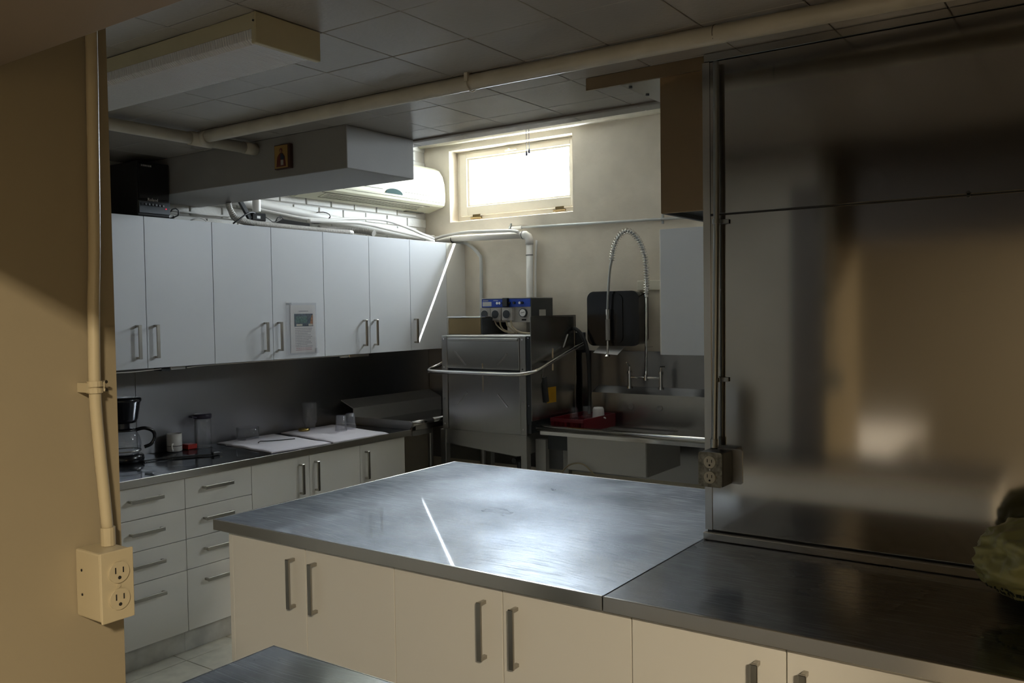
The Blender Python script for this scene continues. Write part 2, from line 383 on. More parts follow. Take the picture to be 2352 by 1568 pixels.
# south wall block with its jamb, the beam over the opening, the hall beyond
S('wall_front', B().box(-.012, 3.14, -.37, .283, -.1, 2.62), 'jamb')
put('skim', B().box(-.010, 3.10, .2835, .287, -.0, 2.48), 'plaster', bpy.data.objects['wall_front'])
S('trim_10', B().box(3.141, 5.2, -.37, .105, 2.0, 2.62, .003), 'header')
S('wall_right', B().box(5.2, 5.4, -.37, 5.2, -.1, 3.3), 'hallwall')
S('wall_hall_front', B().box(5.4, 7.6, -.37, -.27, -.1, 3.4).box(1.9, 5.4, -.365, .28, 2.62, 3.4), 'hallwall')
S('wall_hall_left', B().box(1.9, 2.0, -5.2, -.37, -.1, 3.4), 'hallwall')
S('wall_hall_right', B().box(7.5, 7.6, -5.2, -.37, -.1, 3.4), 'hallwall')
S('wall_hall_back', B().box(1.9, 7.6, -5.3, -5.2, -.1, 3.4), 'hallwall')
S('ceiling_hall', B().box(1.9, 7.6, -5.2, -.365, 3.4, 3.5), 'hallwall')
put('dark_mirror_strip', B().box(2.97, 3.115, .2875, .290, 0, 2.3), 'header', bpy.data.objects['wall_front'])  # unseen strip, added to mirror as a dark upright band
t = thing('steel_reflector', (2.52, .36, 0), 'unseen low brushed steel unit, added for its bright reflection in the steel wall', 'cabinet')  # made up out of view, mirrors as a bright upright patch
put('case', B().box(2.36, 2.735, .29, .42, .02, 1.25, .004, 1), 'steel_dull', t)
put('foot', B().box(2.4, 2.7, .30, .41, 0, .019), 'dark', t)
t = thing('mirrored_table', (2.65, -1.35, 0), 'unseen white topped table with red front, added for its reflection in the steel wall', 'table')  # made up out of view, mirrors as a white and red patch
put('top', B().box(2.05, 3.22, -2.2, -.5, .735, .75, .003, 1), 'white', t)
put('red_cloth', B().box(2.06, 3.215, -.512, -.506, .39, .733), 'red2', t)
put('lower_panel', B().box(2.06, 3.215, -.520, -.513, .05, .42), 'white', t)
for x in (2.1, 3.16):
    for y in (-2.15, -.58): put('leg', B().box(x, x + .04, y, y + .04, 0, .734), 'white', t)

# stainless clad wall on the right, its sheets, corner strip and lip
wr = S('wall_stainless', B().box(3.292, 5.2, 2.246, 2.298, .915, ZC - .001), 'dark')
put('steel_sheet', B().box(3.292, 5.2, 2.238, 2.2458, .94, 1.967, .0015, 1), 'steel_wall', wr)
put('steel_sheet', B().box(3.292, 5.2, 2.238, 2.2458, 1.972, 2.460, .0015, 1), 'steel_wall', wr)
put('steel_sheet', B().box(3.292, 5.2, 2.2355, 2.2455, 2.462, ZC - .002, .0015, 1), 'steel_wall', wr)
put('corner_strip', B().box(3.288, 3.312, 2.2345, 2.2375, .94, ZC - .03), 'edge', wr)
for z in (1.975, 1.968): put('screw', B().cyl((4.06, 2.236, z), .006, .004, 'Y', 10), 'dark', wr)

# ------------------------------------------------------------------ cabinets
def handle(parent, x, y, z0, z1, face):
    """square bar handle, vertical; face '+X' or '-Y'; x,y on the door face"""
    b = B(); t = .011; o = .034
    if face == '+X':
        b.box(x + o - .008, x + o, y - .009, y + .009, z0, z1, .0015, 1)
        b.box(x, x + o - .008, y - .006, y + .006, z0, z0 + t, .001, 1); b.box(x, x + o - .008, y - .006, y + .006, z1 - t, z1, .001, 1)
    else:
        b.box(x - .009, x + .009, y - o, y - o + .008, z0, z1, .0015, 1)
        b.box(x - .006, x + .006, y - o + .008, y, z0, z0 + t, .001, 1); b.box(x - .006, x + .006, y - o + .008, y, z1 - t, z1, .001, 1)
    return put('handle', b, 'handle', parent)
def handle_h(parent, x, y0, y1, z):
    b = B(); o = .034
    b.box(x + o - .008, x + o, y0, y1, z - .009, z + .009, .0015, 1)
    b.box(x, x + o - .008, y0, y0 + .011, z - .006, z + .006, .001, 1); b.box(x, x + o - .008, y1 - .011, y1, z - .006, z + .006, .001, 1)
    return put('handle', b, 'handle', parent)
def wall_cabinet(y0, y1, doors, label):
    t = thing('wall_cabinet', (.19, (y0 + y1) / 2, 1.405), label, 'wall cabinet', 'white cabinets hung along the left wall')
    put('carcass', B().box(.005, .352, y0 + .001, y1 - .001, 1.407, 2.17), 'carcass', t)
    for a, b_, hy in doors:
        d = put('door', B().box(.354, .372, a + .0015, b_ - .0015, 1.405, 2.172, .001, 1), 'lam_cool', t)
        handle(d, .372, hy, 1.455, 1.625, '+X')
    return t
U = .4003; u0 = 2.092
wall_cabinet(u0 - U, u0 + U, [(u0 - U, u0, u0 - .056), (u0, u0 + U, u0 + .044)], 'white double wall cabinet under the black amplifier, left end of the row')
wall_cabinet(u0 + U, u0 + 3 * U, [(u0 + U, u0 + 2 * U, 2.831), (u0 + 2 * U, u0 + 3 * U, 2.932)], 'white double wall cabinet with the printed sheet taped to its door')
wall_cabinet(u0 + 3 * U, u0 + 5 * U, [(u0 + 3 * U, u0 + 4 * U, 3.630), (u0 + 4 * U, u0 + 5 * U, 3.731)], 'white double wall cabinet right of the one with the printed sheet')
wall_cabinet(u0 + 5 * U, u0 + 6 * U, [(u0 + 5 * U, u0 + 6 * U, 4.131)], 'white single-door wall cabinet crossed by the bright sun streak')
T('filler_panel', B().box(.352, .372, u0 + 6 * U + .002, BK - .002, 1.405, 2.172, .001, 1), 'laminate', 'narrow cream filler panel between last wall cabinet and back wall', 'panel')

# lower run on the left
def base_cabinet(y0, y1, label):
    t = thing('base_cabinet', (.32, (y0 + y1) / 2, 0), label, 'base cabinet', 'base cabinets along the left wall')
    put('carcass', B().box(.01, .616, y0 + .001, y1 - .001, .102, .870), 'carcass', t)
    put('kick_board', B().box(.58, .602, y0 + .0005, y1 - .0005, .0, .108), 'kick', t)
    return t
LX = .636; l0 = 2.1035; LW = .4025
for k, lab in ((-1, 'white four-drawer base cabinet below the coffee maker'), (0, 'white four-drawer base cabinet beside the front corner of the island')):
    y0 = l0 + k * LW; t = base_cabinet(y0, y0 + LW, lab)
    for z0, z1, hz in ((.110, .412, .344), (.415, .564, .4985), (.567, .716, .6525), (.719, .868, .808)):
        d = put('drawer', B().box(.618, LX, y0 + .0015, y0 + LW - .0015, z0, z1, .001, 1), 'laminate', t)
        hc_ = y0 + LW / 2 + (-.015 if k < 0 else -.018); handle_h(d, LX, hc_ - .0845, hc_ + .0845, hz)
t = base_cabinet(l0 + LW, l0 + 3 * LW, 'white double-door base cabinet under the folded towels')
for a, hy in ((l0 + LW, 2.838), (l0 + 2 * LW, 2.95)):
    d = put('door', B().box(.618, LX, a + .0015, a + LW - .0015, .11, .868, .001, 1), 'laminate', t); handle(d, LX, hy, .658, .829, '+X')
t = base_cabinet(l0 + 3 * LW, l0 + 4 * LW, 'white single-door base cabinet at the far end of the left run')
d = put('door', B().box(.618, LX, l0 + 3 * LW + .0015, l0 + 4 * LW - .0015, .11, .868, .001, 1), 'laminate', t); handle(d, LX, 3.356, .658, .829, '+X')
t = base_cabinet(l0 - 2 * LW, l0 - LW, 'white door base cabinet at the near end, behind the wall edge')
put('door', B().box(.618, LX, l0 - 2 * LW + .0015, l0 - LW - .0015, .11, .868, .001, 1), 'laminate', t)
# steel worktop of the left run
t = thing('left_worktop', (.32, 2.5, .872), 'long dark polished stainless worktop along the left wall', 'worktop')
put('top', B().box(.006, .645, .9, 3.765, .904, .910, .001, 1), 'counter', t)
put('front_edge', B().box(.640, .652, .9, 3.765, .872, .9105, .002, 2), 'edge', t)
put('core', B().box(.01, .639, .9, 3.76, .872, .9035), 'carcass', t)
# steel splashbacks
S('trim_11', B().box(.0005, .005, .9, 2.245, .9105, 1.404).box(.0005, .005, 2.249, BK - .001, .9105, 1.404), 'splash')
S('trim_12', B().box(.008, 5.2, BK - .006, BK - .001, .55, 1.385).box(1.3, 5.2, BK - .018, BK - .006, 1.378, 1.392), 'splash')

# island: two doubles, run of doors, tops
def island_cabinet(x0, x1, splits, hs, label, y1):
    t = thing('island_cabinet', ((x0 + x1) / 2, 1.9, 0), label, 'base cabinet', 'cream cabinets under the island worktops')
    put('carcass', B().box(x0 + .001, x1 - .001, 1.582, y1, .102, .868), 'carcass', t)
    put('kick_board', B().box(x0 + .0005, x1 - .0005, 1.615, 1.632, 0, .106), 'kick', t)
    for (a, b_), h in zip(splits, hs):
        d = put('door', B().box(a + .0018, b_ - .0018, 1.56, 1.58, .11, .866, .001, 1), 'laminate', t)
        if h: handle(d, h, 1.56, .648, .822, '-Y')
    return t
island_cabinet(1.7165, 2.522, [(1.7165, 2.111), (2.111, 2.522)], [2.052, 2.162], 'cream double cabinet at the left corner of the island', 2.93)
island_cabinet(2.522, 3.36, [(2.522, 2.944), (2.944, 3.36)], [2.880, 2.994], 'cream double cabinet at the middle of the island front', 2.93)
island_cabinet(3.36, 4.17, [(3.36, 3.766), (3.766, 4.17)], [3.698, 3.812], 'cream double cabinet under the dark right-hand worktop', 2.20)
island_cabinet(4.17, 4.98, [(4.17, 4.575), (4.575, 4.98)], [4.50, 4.65], 'cream double cabinet at the right edge of the view', 2.20)
T('end_panel', B().box(1.693, 1.715, 1.562, 2.95, .0, .868, .001, 1), 'laminate', 'cream upright end panel on the aisle side of the island', 'panel')
t = thing('island_worktop', (2.46, 2.25, .87), 'large scratched stainless island worktop reflecting the window', 'worktop')
put('top', B().box(1.640, 3.2855, 1.538, 2.972, .9035, .910, .001, 1), 'worktop', t)
put('rim', B().box(1.637, 3.286, 1.535, 1.546, .870, .9105, .002, 2).box(1.637, 1.648, 1.5465, 2.975, .870, .9105, .002, 2).box(1.6485, 3.286, 2.965, 2.975, .870, .9105, .002, 2), 'edge', t)
put('core', B().box(1.66, 3.28, 1.55, 2.96, .870, .903), 'carcass', t)
t = thing('right_worktop', (4.2, 1.9, .87), 'dark scratched stainless worktop in front of the steel-clad wall', 'worktop')
put('top', B().box(3.289, 5.195, 1.538, 2.236, .9035, .910, .001, 1), 'worktop2', t)
put('rim', B().box(3.2885, 5.195, 1.535, 1.546, .870, .9105, .002, 2), 'edge', t)
put('core', B().box(3.292, 5.19, 1.55, 2.235, .870, .903), 'carcass', t)
put('upstand', B().box(3.289, 5.195, 2.212, 2.236, .9108, .936, .003, 2), 'edge', t)
# near worktop corner
t = thing('near_worktop', (3.5, .6, 0), 'corner of a dark scratched steel worktop in the near foreground', 'worktop')
put('top', B().box(2.82, 4.0, .29, .833, .904, .910, .001, 1), 'worktop2', t)
put('rim', B().box(2.817, 2.8195, .29, .836, .872, .9102).box(2.82, 4.0, .8335, .836, .872, .9102), 'edge', t)
put('cabinet', B().box(2.85, 3.97, .30, .81, .0, .903), 'laminate', t)

# ------------------------------------------------------------------ outlets and conduits
def receptacle(parent, c, face, k=1.0, m1='plate'):
    """duplex face: two round outlets with slots; c centre on the plate"""
    for dz in (.0195 * k, -.0195 * k):
        if face == '+X':
            r = put('socket', B().cyl((c[0] + .0015, c[1], c[2] + dz), .0155 * k, .004, 'X', 24), m1, parent)
            put('slots', B().box(c[0] + .003, c[0] + .0039, c[1] - .0068 * k, c[1] - .005 * k, c[2] + dz - .001, c[2] + dz + .008 * k)
                .box(c[0] + .003, c[0] + .0039, c[1] + .005 * k, c[1] + .0068 * k, c[2] + dz - .001, c[2] + dz + .007 * k)
                .cyl((c[0] + .0035, c[1], c[2] + dz - .0075 * k), .0026 * k, .001, 'X', 10), 'slot', r)
        else:
            r = put('socket', B().cyl((c[0], c[1] - .0015, c[2] + dz), .0155 * k, .004, 'Y', 24), m1, parent)
            put('slots', B().box(c[0] - .0068 * k, c[0] - .005 * k, c[1] - .0039, c[1] - .003, c[2] + dz - .001, c[2] + dz + .008 * k)
                .box(c[0] + .005 * k, c[0] + .0068 * k, c[1] - .0039, c[1] - .003, c[2] + dz - .001, c[2] + dz + .007 * k)
                .cyl((c[0], c[1] - .0035, c[2] + dz - .0075 * k), .0026 * k, .001, 'Y', 10), 'slot', r)
t = thing('outlet_box', (3.17, .235, 1.225), 'cream painted double outlet box on the near left wall edge', 'outlet')
put('box', B().box(3.1405, 3.207, .2095, .2575, 1.228, 1.328, .003, 2), 'box_paint', t)
put('cover_plate', B().box(3.2075, 3.211, .208, .259, 1.2265, 1.3295, .0015, 2), 'box_paint', t)
receptacle(t, (3.211, .2345, 1.278), '+X', 1.0, 'box_paint')
put('centre_screw', B().cyl((3.2115, .2345, 1.278), .0028, .003, 'X', 10), 'box_paint', t)
for z in (1.298, 1.262): put('knockout', B().cyl((3.158, .2092, z), .002, .001, 'Y', 8), 'slot', t)
t = thing('painted_conduit', (3.163, .24, 1.33), 'cream painted conduit rising from the near outlet box to the beam', 'pipe')
put('pipe', B().tube([(3.163, .249, 2.40), (3.163, .247, 2.1), (3.163, .242, 1.80), (3.163, .2375, 1.69), (3.163, .235, 1.57), (3.163, .2375, 1.50), (3.166, .243, 1.40), (3.168, .2455, 1.345)], .0085, 12), 'box_paint', t)
put('connector', B().cyl((3.168, .2455, 1.342), .0105, .027, 'Z', 14), 'box_paint', t)
put('strap', B().cyl((3.163, .235, 1.570), .0112, .008, 'Z', 14).cyl((3.163, .235, 1.560), .0112, .007, 'Z', 14).box(3.1405, 3.166, .221, .249, 1.558, 1.572), 'box_paint', t)
put('strap_screw', B().cyl((3.166, .2505, 1.572), .0025, .004, 'X', 8).cyl((3.166, .2505, 1.560), .0025, .004, 'X', 8), 'chrome', t)

t = thing('wall_outlet_box', (3.34, 2.19, 1.10), 'worn grey double outlet box on the end of the steel-clad wall', 'outlet')
put('box', B().box(3.304, 3.382, 2.152, 2.232, 1.102, 1.209, .002, 2), 'dark', t)
put('backing_plate', B().rbox(3.33, 3.415, 2.234, 2.2375, 1.10, 1.212, .008, 'Y'), 'steel_dull', t)
put('cover_plate', B().rbox(3.302, 3.380, 2.147, 2.1518, 1.100, 1.211, .007, 'Y'), 'plate2', t)
receptacle(t, (3.341, 2.1465, 1.1555), '-Y', 1.25)
put('centre_screw', B().cyl((3.341, 2.146, 1.1555), .003, .003, 'Y', 10), 'chrome', t)
t = thing('grey_conduit', (3.335, 2.2, 1.21), 'grey metal conduit down the end of the steel-clad wall', 'pipe')
put('pipe', B().tube([(3.343, 2.215, 2.452), (3.343, 2.212, 2.1), (3.341, 2.21, 1.8), (3.338, 2.206, 1.5), (3.334, 2.202, 1.235)], .0095, 12), 'conduit', t)
put('connector', B().cyl((3.334, 2.202, 1.232), .0125, .028, 'Z', 14), 'conduit', t)
for z in (1.945, 1.437):
    x = 3.342 if z > 1.6 else 3.338
    put('strap', B().cyl((x, 2.21, z), .0125, .014, 'Z', 14).box(x + .008, x + .034, 2.228, 2.232, z - .007, z + .007, .001, 1).cyl((x + .026, 2.227, z), .004, .004, 'Y', 8), 'conduit', t)

# ------------------------------------------------------------------ ceiling pipes
t = thing('ceiling_pipe', (2.9, 1.97, 2.43), 'long cream pipe running right across under the ceiling', 'pipe')
put('pipe', B().tube([(1.03, 1.955, 2.459), (2.7, 1.965, 2.462), (5.19, 1.97, 2.44)], .0272, 16, step=.3), 'pipe_paint', t)
put('hanger', B().tube([(2.555, 1.963 + .03 * math.sin(a), 2.461 + .03 * math.cos(a)) for a in [k * math.pi / 12 for k in range(-12, 13)]], .003, 6, smooth=False).box(2.548, 2.562, 1.93, 1.94, 2.46, ZC), 'pipe_paint', t)
put('coupling_ring', B().cyl((3.44, 1.967, 2.458), .0277, .003, 'X', 18), 'header', t)
t = thing('branch_pipe', (.97, 1.8, 2.43), 'short cream pipe crossing toward the bulkhead under the ceiling', 'pipe')
put('pipe', B().tube([(1.04, .9, 2.450), (1.04, 2.19, 2.450)], .0265, 16, smooth=False), 'pipe_paint', t)
put('tee', B().tube([(1.0405, 1.90, 2.450), (1.0405, 2.01, 2.450)], .031, 16, smooth=False).tube([(1.04, 1.955, 2.4555), (1.10, 1.955, 2.4555)], .031, 16, smooth=False), 'pipe_paint', t)
put('end_collar', B().tube([(1.04, 2.19, 2.450), (1.04, 2.2585, 2.450)], .0285, 16, smooth=False), 'pipe_paint', t)
T('window_pipe', B().tube([(.002, 4.655, 2.942), (5.19, 4.655, 2.912)], .026, 16, smooth=False), 'pipe_paint', 'cream pipe along the back wall just above the window', 'pipe')

# ceiling light, unlit, prismatic wrap
t = thing('ceiling_light', (1.9, 1.21, 2.40), 'unlit long ceiling light with ribbed diffuser and cream end cap', 'light')
put('tray', B().box(1.255, 2.468, 1.10, 1.327, 2.443, ZC - .002, .002, 1), 'fixture', t)
put('end_cap', B().box(2.4685, 2.486, 1.096, 1.331, 2.402, ZC - .0022, .003, 2), 'fixture', t)
put('end_cap', B().box(1.238, 1.2545, 1.096, 1.331, 2.402, ZC - .0022, .003, 2), 'fixture', t)
put('diffuser', B().prism([(1.099, 2.4428), (1.103, 2.418), (1.118, 2.408), (1.309, 2.408), (1.324, 2.418), (1.328, 2.4428)], 1.256, 2.467, 'X'), 'diffuser', t)
put('screw', B().cyl((2.480, 1.0945, 2.462), .003, .003, 'Y', 8), 'dark', t)

# hood behind the steel wall, its top rail and plate
t = thing('range_hood', (3.7, 2.7, 1.99), 'brown steel hood standing out beside the steel-clad wall', 'hood')
put('front_panel', B().box(3.107, 4.6, 2.300, 2.312, 1.994, 2.458, .003, 2), 'hood', t)
put('body', B().box(3.110, 4.597, 2.313, 3.15, 2.01, 2.458), 'dark', t)
put('bottom_lip', B().box(3.109, 3.125, 2.3125, 3.15, 1.994, 2.0095), 'dark', t)
T('ceiling_rail', B().box(2.845, 3.2905, 2.252, 2.262, 2.445, ZC - .0025).box(2.845, 3.2905, 2.2622, 2.282, 2.476, ZC - .0025), 'hood', 'brown steel angle rail under the ceiling above the hood', 'rail')
t = thing('ceiling_plate', (3.0, 2.5, 2.485), 'shiny steel plate screwed under the ceiling left of the hood', 'plate')
put('plate', B().box(2.908, 3.28, 2.285, 2.735, 2.4825, 2.487), 'steel', t)
for y in (2.33, 2.44, 2.58): put('screw', B().cyl((2.925, y, 2.481), .007, .004, 'Z', 10), 'dark', t)

# ------------------------------------------------------------------ amplifier and icon
t = thing('amplifier', (.2, 2.16, 2.172), 'black amplifier on top of the wall cabinets, red light on', 'amplifier')
put('case', B().box(.03, .352, 2.072, 2.257, 2.176, 2.452, .006, 2), 'blackm', t)
put('grille', B().box(.3525, .358, 2.080, 2.249, 2.262, 2.445, .002, 1), 'black', t)
cp = put('control_panel', B().box(.3525, .362, 2.076, 2.252, 2.190, 2.252, .002, 1), 'dark', t)
for k in range(7): put('knob', B().cyl((.366, 2.090 + .0195 * k, 2.236 - .0005 * k), .0055, .008, 'X', 12), 'black', cp)
put('power_light', B().cyl((.3635, 2.226, 2.219), .003, .002, 'X', 10), 'led', cp)
text('brand_lettering', 'Roland', .021, (.3592, 2.155, 2.2595), YF, 'letter', t)
tx = B()
for k in range(6): tx.box(.3585, .3592, 2.094 + .010 * k, 2.1015 + .010 * k, 2.425, 2.434)
put('faint_lettering', tx, 'grey', t)
put('foot', B().cyl((.33, 2.09, 2.174), .01, .004).cyl((.33, 2.24, 2.174), .01, .004).cyl((.06, 2.09, 2.174), .01, .004).cyl((.06, 2.24, 2.174), .01, .004), 'rubber', t)
put('cord', B().tube([(.33, 2.262, 2.20), (.33, 2.285, 2.226), (.33, 2.305, 2.233), (.33, 2.322, 2.222), (.33, 2.318, 2.197), (.32, 2.29, 2.182), (.25, 2.262, 2.178)], .0035, 8), 'rubber', t)
T('grey_cable', B().tube([(.33, 2.39, 2.175), (.33, 2.42, 2.188), (.33, 2.448, 2.195), (.33, 2.475, 2.189), (.33, 2.50, 2.175)], .003, 8), 'cable', 'short grey cable humped on top of the second cabinet door', 'cable')
t = thing('icon_picture', (1.245, 2.25, 2.337), 'small painted wooden icon of a robed figure on the bulkhead', 'picture')
put('board', B().box(1.192, 1.299, 2.241, 2.2595, 2.336, 2.447, .001, 1), 'wood', t)
put('ground', B().box(1.196, 1.284, 2.2395, 2.2408, 2.340, 2.443), 'gold', t)
def disc(b, cx, cz, r, y0, y1, sx=1): 
    return b.prism([(cx + r * sx * math.cos(a), cz + r * math.sin(a)) for a in [k * math.pi / 10 for k in range(20)]], y0, y1, 'Y')
put('halo', disc(B(), 1.241, 2.421, .0155, 2.2388, 2.2394), 'gold', t)
put('hair', disc(B(), 1.241, 2.419, .0115, 2.2382, 2.2387, .9), 'robe', t)
put('face', disc(B(), 1.240, 2.416, .0075, 2.2376, 2.2381, .8), 'skin', t)
put('robe', B().prism([(1.232, 2.408), (1.25, 2.408), (1.266, 2.392), (1.274, 2.346), (1.208, 2.346), (1.216, 2.392)], 2.2382, 2.2387, 'Y'), 'robe', t)
put('mantle', B().prism([(1.238, 2.406), (1.252, 2.404), (1.264, 2.388), (1.258, 2.374), (1.238, 2.38)], 2.2376, 2.2381, 'Y'), 'robe2', t)
put('book', B().box(1.240, 1.258, 2.2368, 2.2375, 2.352, 2.376), 'pale', t)

# ------------------------------------------------------------------ pipes and cables on the cabinets
def tub(name, pts, r, m, label, cat, **k): return T(name, B().tube(pts, r, 12, **k), m, label, cat)
t = thing('drain_pipe', (.12, 3.8, 2.2), 'thick white drain pipe sloping along the brick wall', 'pipe')
put('pipe', B().tube([(.055, 2.72, 2.372), (.06, 3.2, 2.334), (.06, 3.8, 2.290), (.062, 4.60, 2.235)], .031, 16), 'pvc', t)
put('elbow', B().tube([(.062, 4.598, 2.235), (.068, 4.638, 2.228), (.085, 4.657, 2.222), (.115, 4.66, 2.22)], .0335, 16), 'pvc', t)
t = thing('back_drain_pipe', (.6, 4.66, 2.2), 'white drain pipe along the back wall turning down at an elbow', 'pipe')
put('pipe', B().tube([(.118, 4.66, 2.218), (.94, 4.66, 2.204)], .0245, 16, smooth=False), 'pvc', t)
put('elbow', B().tube([(.935, 4.66, 2.204), (.962, 4.66, 2.202), (.982, 4.66, 2.190), (.992, 4.66, 2.170), (.993, 4.66, 2.135)], .0285, 16), 'pvc', t)
put('down_pipe', B().tube([(.993, 4.66, 2.14), (.984, 4.66, 1.40)], .0245, 16, smooth=False), 'pvc', t)
for px in (.30, .94): put('cable_tie', B().cyl((px, 4.66, 2.2145 - .012 * px), .0265 if px < .9 else .030, .004, 'X', 16), 'rubber', t)
put('cable_tie', B().cyl((.991, 4.66, 2.06), .0265, .004, 'Z', 16), 'rubber', t)
tub('refrigerant_line', [(.13, 2.98, 2.306), (.17, 3.134, 2.284), (.2, 3.307, 2.268), (.2, 3.528, 2.276), (.2, 3.766, 2.303), (.2, 4.019, 2.314), (.2, 4.243, 2.284), (.2, 4.457, 2.235), (.2, 4.56, 2.215)], .0105, 'cable', 'white insulated line arching above the cabinets under the air conditioner', 'pipe')
tub('drain_hose', [(.24, 3.30, 2.250), (.25, 3.481, 2.258), (.25, 3.755, 2.268), (.25, 4.051, 2.244), (.25, 4.326, 2.219), (.25, 4.50, 2.190)], .012, 'cable', 'white hose lying lower beside the arching white line', 'hose')
tub('white_cable_bundle', [(.15, 4.615, 2.215), (.262, 4.615, 2.236), (.468, 4.615, 2.250), (.667, 4.62, 2.244), (.859, 4.62, 2.236), (.93, 4.617, 2.222)], .011, 'cable', 'white cable bowed over the drain pipe on the back wall', 'cable')
tub('tied_cable', [(1.05, 4.665, 2.16), (1.045, 4.67, 2.13), (1.032, 4.675, 2.02), (1.027, 4.675, 1.75), (1.025, 4.675, 1.5)], .0075, 'cable', 'thin cream cable tied beside the white down pipe', 'cable')
tub('steel_conduit', [(.279, 4.69, 2.186), (.383, 4.69, 2.183), (.463, 4.69, 2.143), (.523, 4.69, 2.086), (.542, 4.69, 2.021), (.536, 4.69, 1.60)], .0125, 'conduit_paint', 'grey painted conduit bending down behind the dishwasher', 'pipe')
t = thing('wall_conduit', (1.4, 4.70, 2.24), 'thin grey conduit running level under the window', 'pipe')
put('pipe', B().tube([(.90, 4.699, 2.262), (2.9, 4.699, 2.228)], .0085, 12, smooth=False), 'conduit_paint', t)
put('connector', B().cyl((.86, 4.699, 2.263), .012, .085, 'X', 12), 'pvc', t)
for x, z in ((.80, 2.268), (1.99, 2.244)): put('strap', B().cyl((x, 4.702, z), .0115, .012, 'X', 12).box(x - .006, x + .006, 4.708, BK, z - .03, z + .03), 'conduit', t)
T('corrugated_hose', B().tube([(.31, 2.655, 2.297), (.31, 2.667, 2.257), (.31, 2.71, 2.217), (.31, 2.815, 2.198), (.31, 3.004, 2.1935), (.31, 3.206, 2.192), (.31, 3.422, 2.191), (.31, 3.58, 2.193), (.29, 3.625, 2.193)], .0135, 12, step=.0022, ridge=.14, pitch=.011), 'cable', 'cream corrugated hose drooping from the bulkhead onto the cabinet tops', 'hose')
tub('cream_hose', [(.25, 2.69, 2.297), (.235, 2.72, 2.262), (.215, 2.775, 2.215), (.212, 2.95, 2.193), (.225, 3.05, 2.193), (.225, 3.261, 2.193), (.225, 3.55, 2.197), (.225, 3.66, 2.197)], .012, 'cable', 'smooth cream hose lying behind the corrugated one', 'hose')
T('grey_flex_hose', B().tube([(.17, 3.45, 2.215), (.18, 3.60, 2.222), (.21, 3.72, 2.224), (.26, 3.80, 2.214), (.31, 3.81, 2.200)], .020, 12, step=.003, ridge=.08, pitch=.012), 'grey', 'grey ribbed hose end above the third cabinet', 'hose')
T('vent_pipe', B().cyl((.2, 2.935, 2.639), .024, .72, 'Z', 20), 'pvc', 'upright white pipe rising from the cabinet tops behind the bulkhead', 'pipe')
t = thing('cable_box', (.27, 2.87, 2.172), 'small black junction box with white sticker on the cabinet tops', 'box')
put('case', B().box(.235, .285, 2.835, 2.935, 2.215, 2.262, .004, 1), 'black', t)
put('support', B().box(.24, .28, 2.85, 2.92, 2.1725, 2.2148), 'grey', t)
put('sticker', B().box(.2851, .286, 2.868, 2.892, 2.228, 2.243), 'white', t)
T('black_bracket', B().bar((.26, 2.735, 2.36), (.26, 2.83, 2.222), .022, .02, (1, 0, 0)), 'rubber', 'slanting black bracket beside the upright white pipe', 'bracket')
t = thing('power_strip', (.3, 3.13, 2.205), 'black slim power unit lying on the corrugated hose', 'power strip')
put('case', B().prism([(3.0, 2.214), (3.05, 2.238), (3.262, 2.226), (3.262, 2.207), (3.05, 2.208)], .25, .294, 'X'), 'black', t)
put('cord', B().tube([(.29, 3.0, 2.22), (.29, 3.015, 2.245), (.29, 3.045, 2.25), (.29, 3.06, 2.236)], .003, 8), 'rubber', t)
put('support', B().box(.262, .285, 3.02, 3.25, 2.1725, 2.210), 'grey', t)
tub('black_loop_cord', [(.338, 2.66, 2.180), (.338, 2.70, 2.205), (.335, 2.75, 2.238), (.32, 2.80, 2.255), (.29, 2.85, 2.256)], .0045, 'rubber', 'black cord arching to the small black junction box', 'cord')
tub('thin_black_wire', [(.27, 2.937, 2.245), (.28, 2.955, 2.232), (.29, 2.975, 2.216), (.29, 3.0, 2.217)], .002, 'rubber', 'thin black wire from junction box to power strip', 'wire')
T('wall_cable', B().tube([(.008, 2.3, 2.272), (.010, 2.6, 2.262), (.012, 2.7, 2.258), (.010, 2.9, 2.262)], .006, 8), 'cable', 'thin painted cable along the brick wall behind the amplifier', 'cable')
T('black_cable_tie', B().tube([(.2, 3.50 + .0, 2.276 + .0)] + [(.10 + .11 * math.cos(a), 3.515, 2.296 + .036 * math.sin(a)) for a in [k * math.pi / 8 for k in range(17)]], .003, 6, smooth=False), 'rubber', 'black tie around drain pipe and white line', 'cable tie')

# ------------------------------------------------------------------ air conditioner
t = thing('air_conditioner', (.1, 4.02, 2.43), 'white split air conditioner on the brick wall beside the window', 'air conditioner')
pr = [(.001, 2.430), (.05, 2.424), (.185, 2.458), (.204, 2.470), (.2115, 2.50), (.212, 2.56), (.206, 2.63), (.190, 2.69), (.16, 2.735), (.12, 2.757), (.001, 2.765)]
put('body', B().prism(pr, 3.36, 4.69, 'Y'), 'ac', t)
un = (.243, 0, -.97)
lv = put('louvre', B().bar((.135, 3.52, 2.4452), (.135, 4.50, 2.4452), .070, .0035, un), 'ac', t)
for k in range(4): put('louvre_slat', B().bar((.112 + .015 * k, 3.54, 2.4365 + .00375 * k), (.112 + .015 * k, 4.48, 2.4365 + .00375 * k), .002, .002, un), 'ac_dark', lv)
put('louvre_gap', B().bar((.176, 3.48, 2.4555), (.176, 4.55, 2.4555), .004, .002, un), 'ac_dark', t)
put('louvre_gap', B().bar((.092, 3.52, 2.4342), (.092, 4.50, 2.4342), .003, .002, un), 'ac_dark', t)
put('display_lens', B().prism([(4.122 + .088 * math.cos(a), 2.503 + .036 * math.sin(a)) for a in [k * math.pi / 14 for k in range(15)]], .205, .2165, 'X'), 'greenish', t)
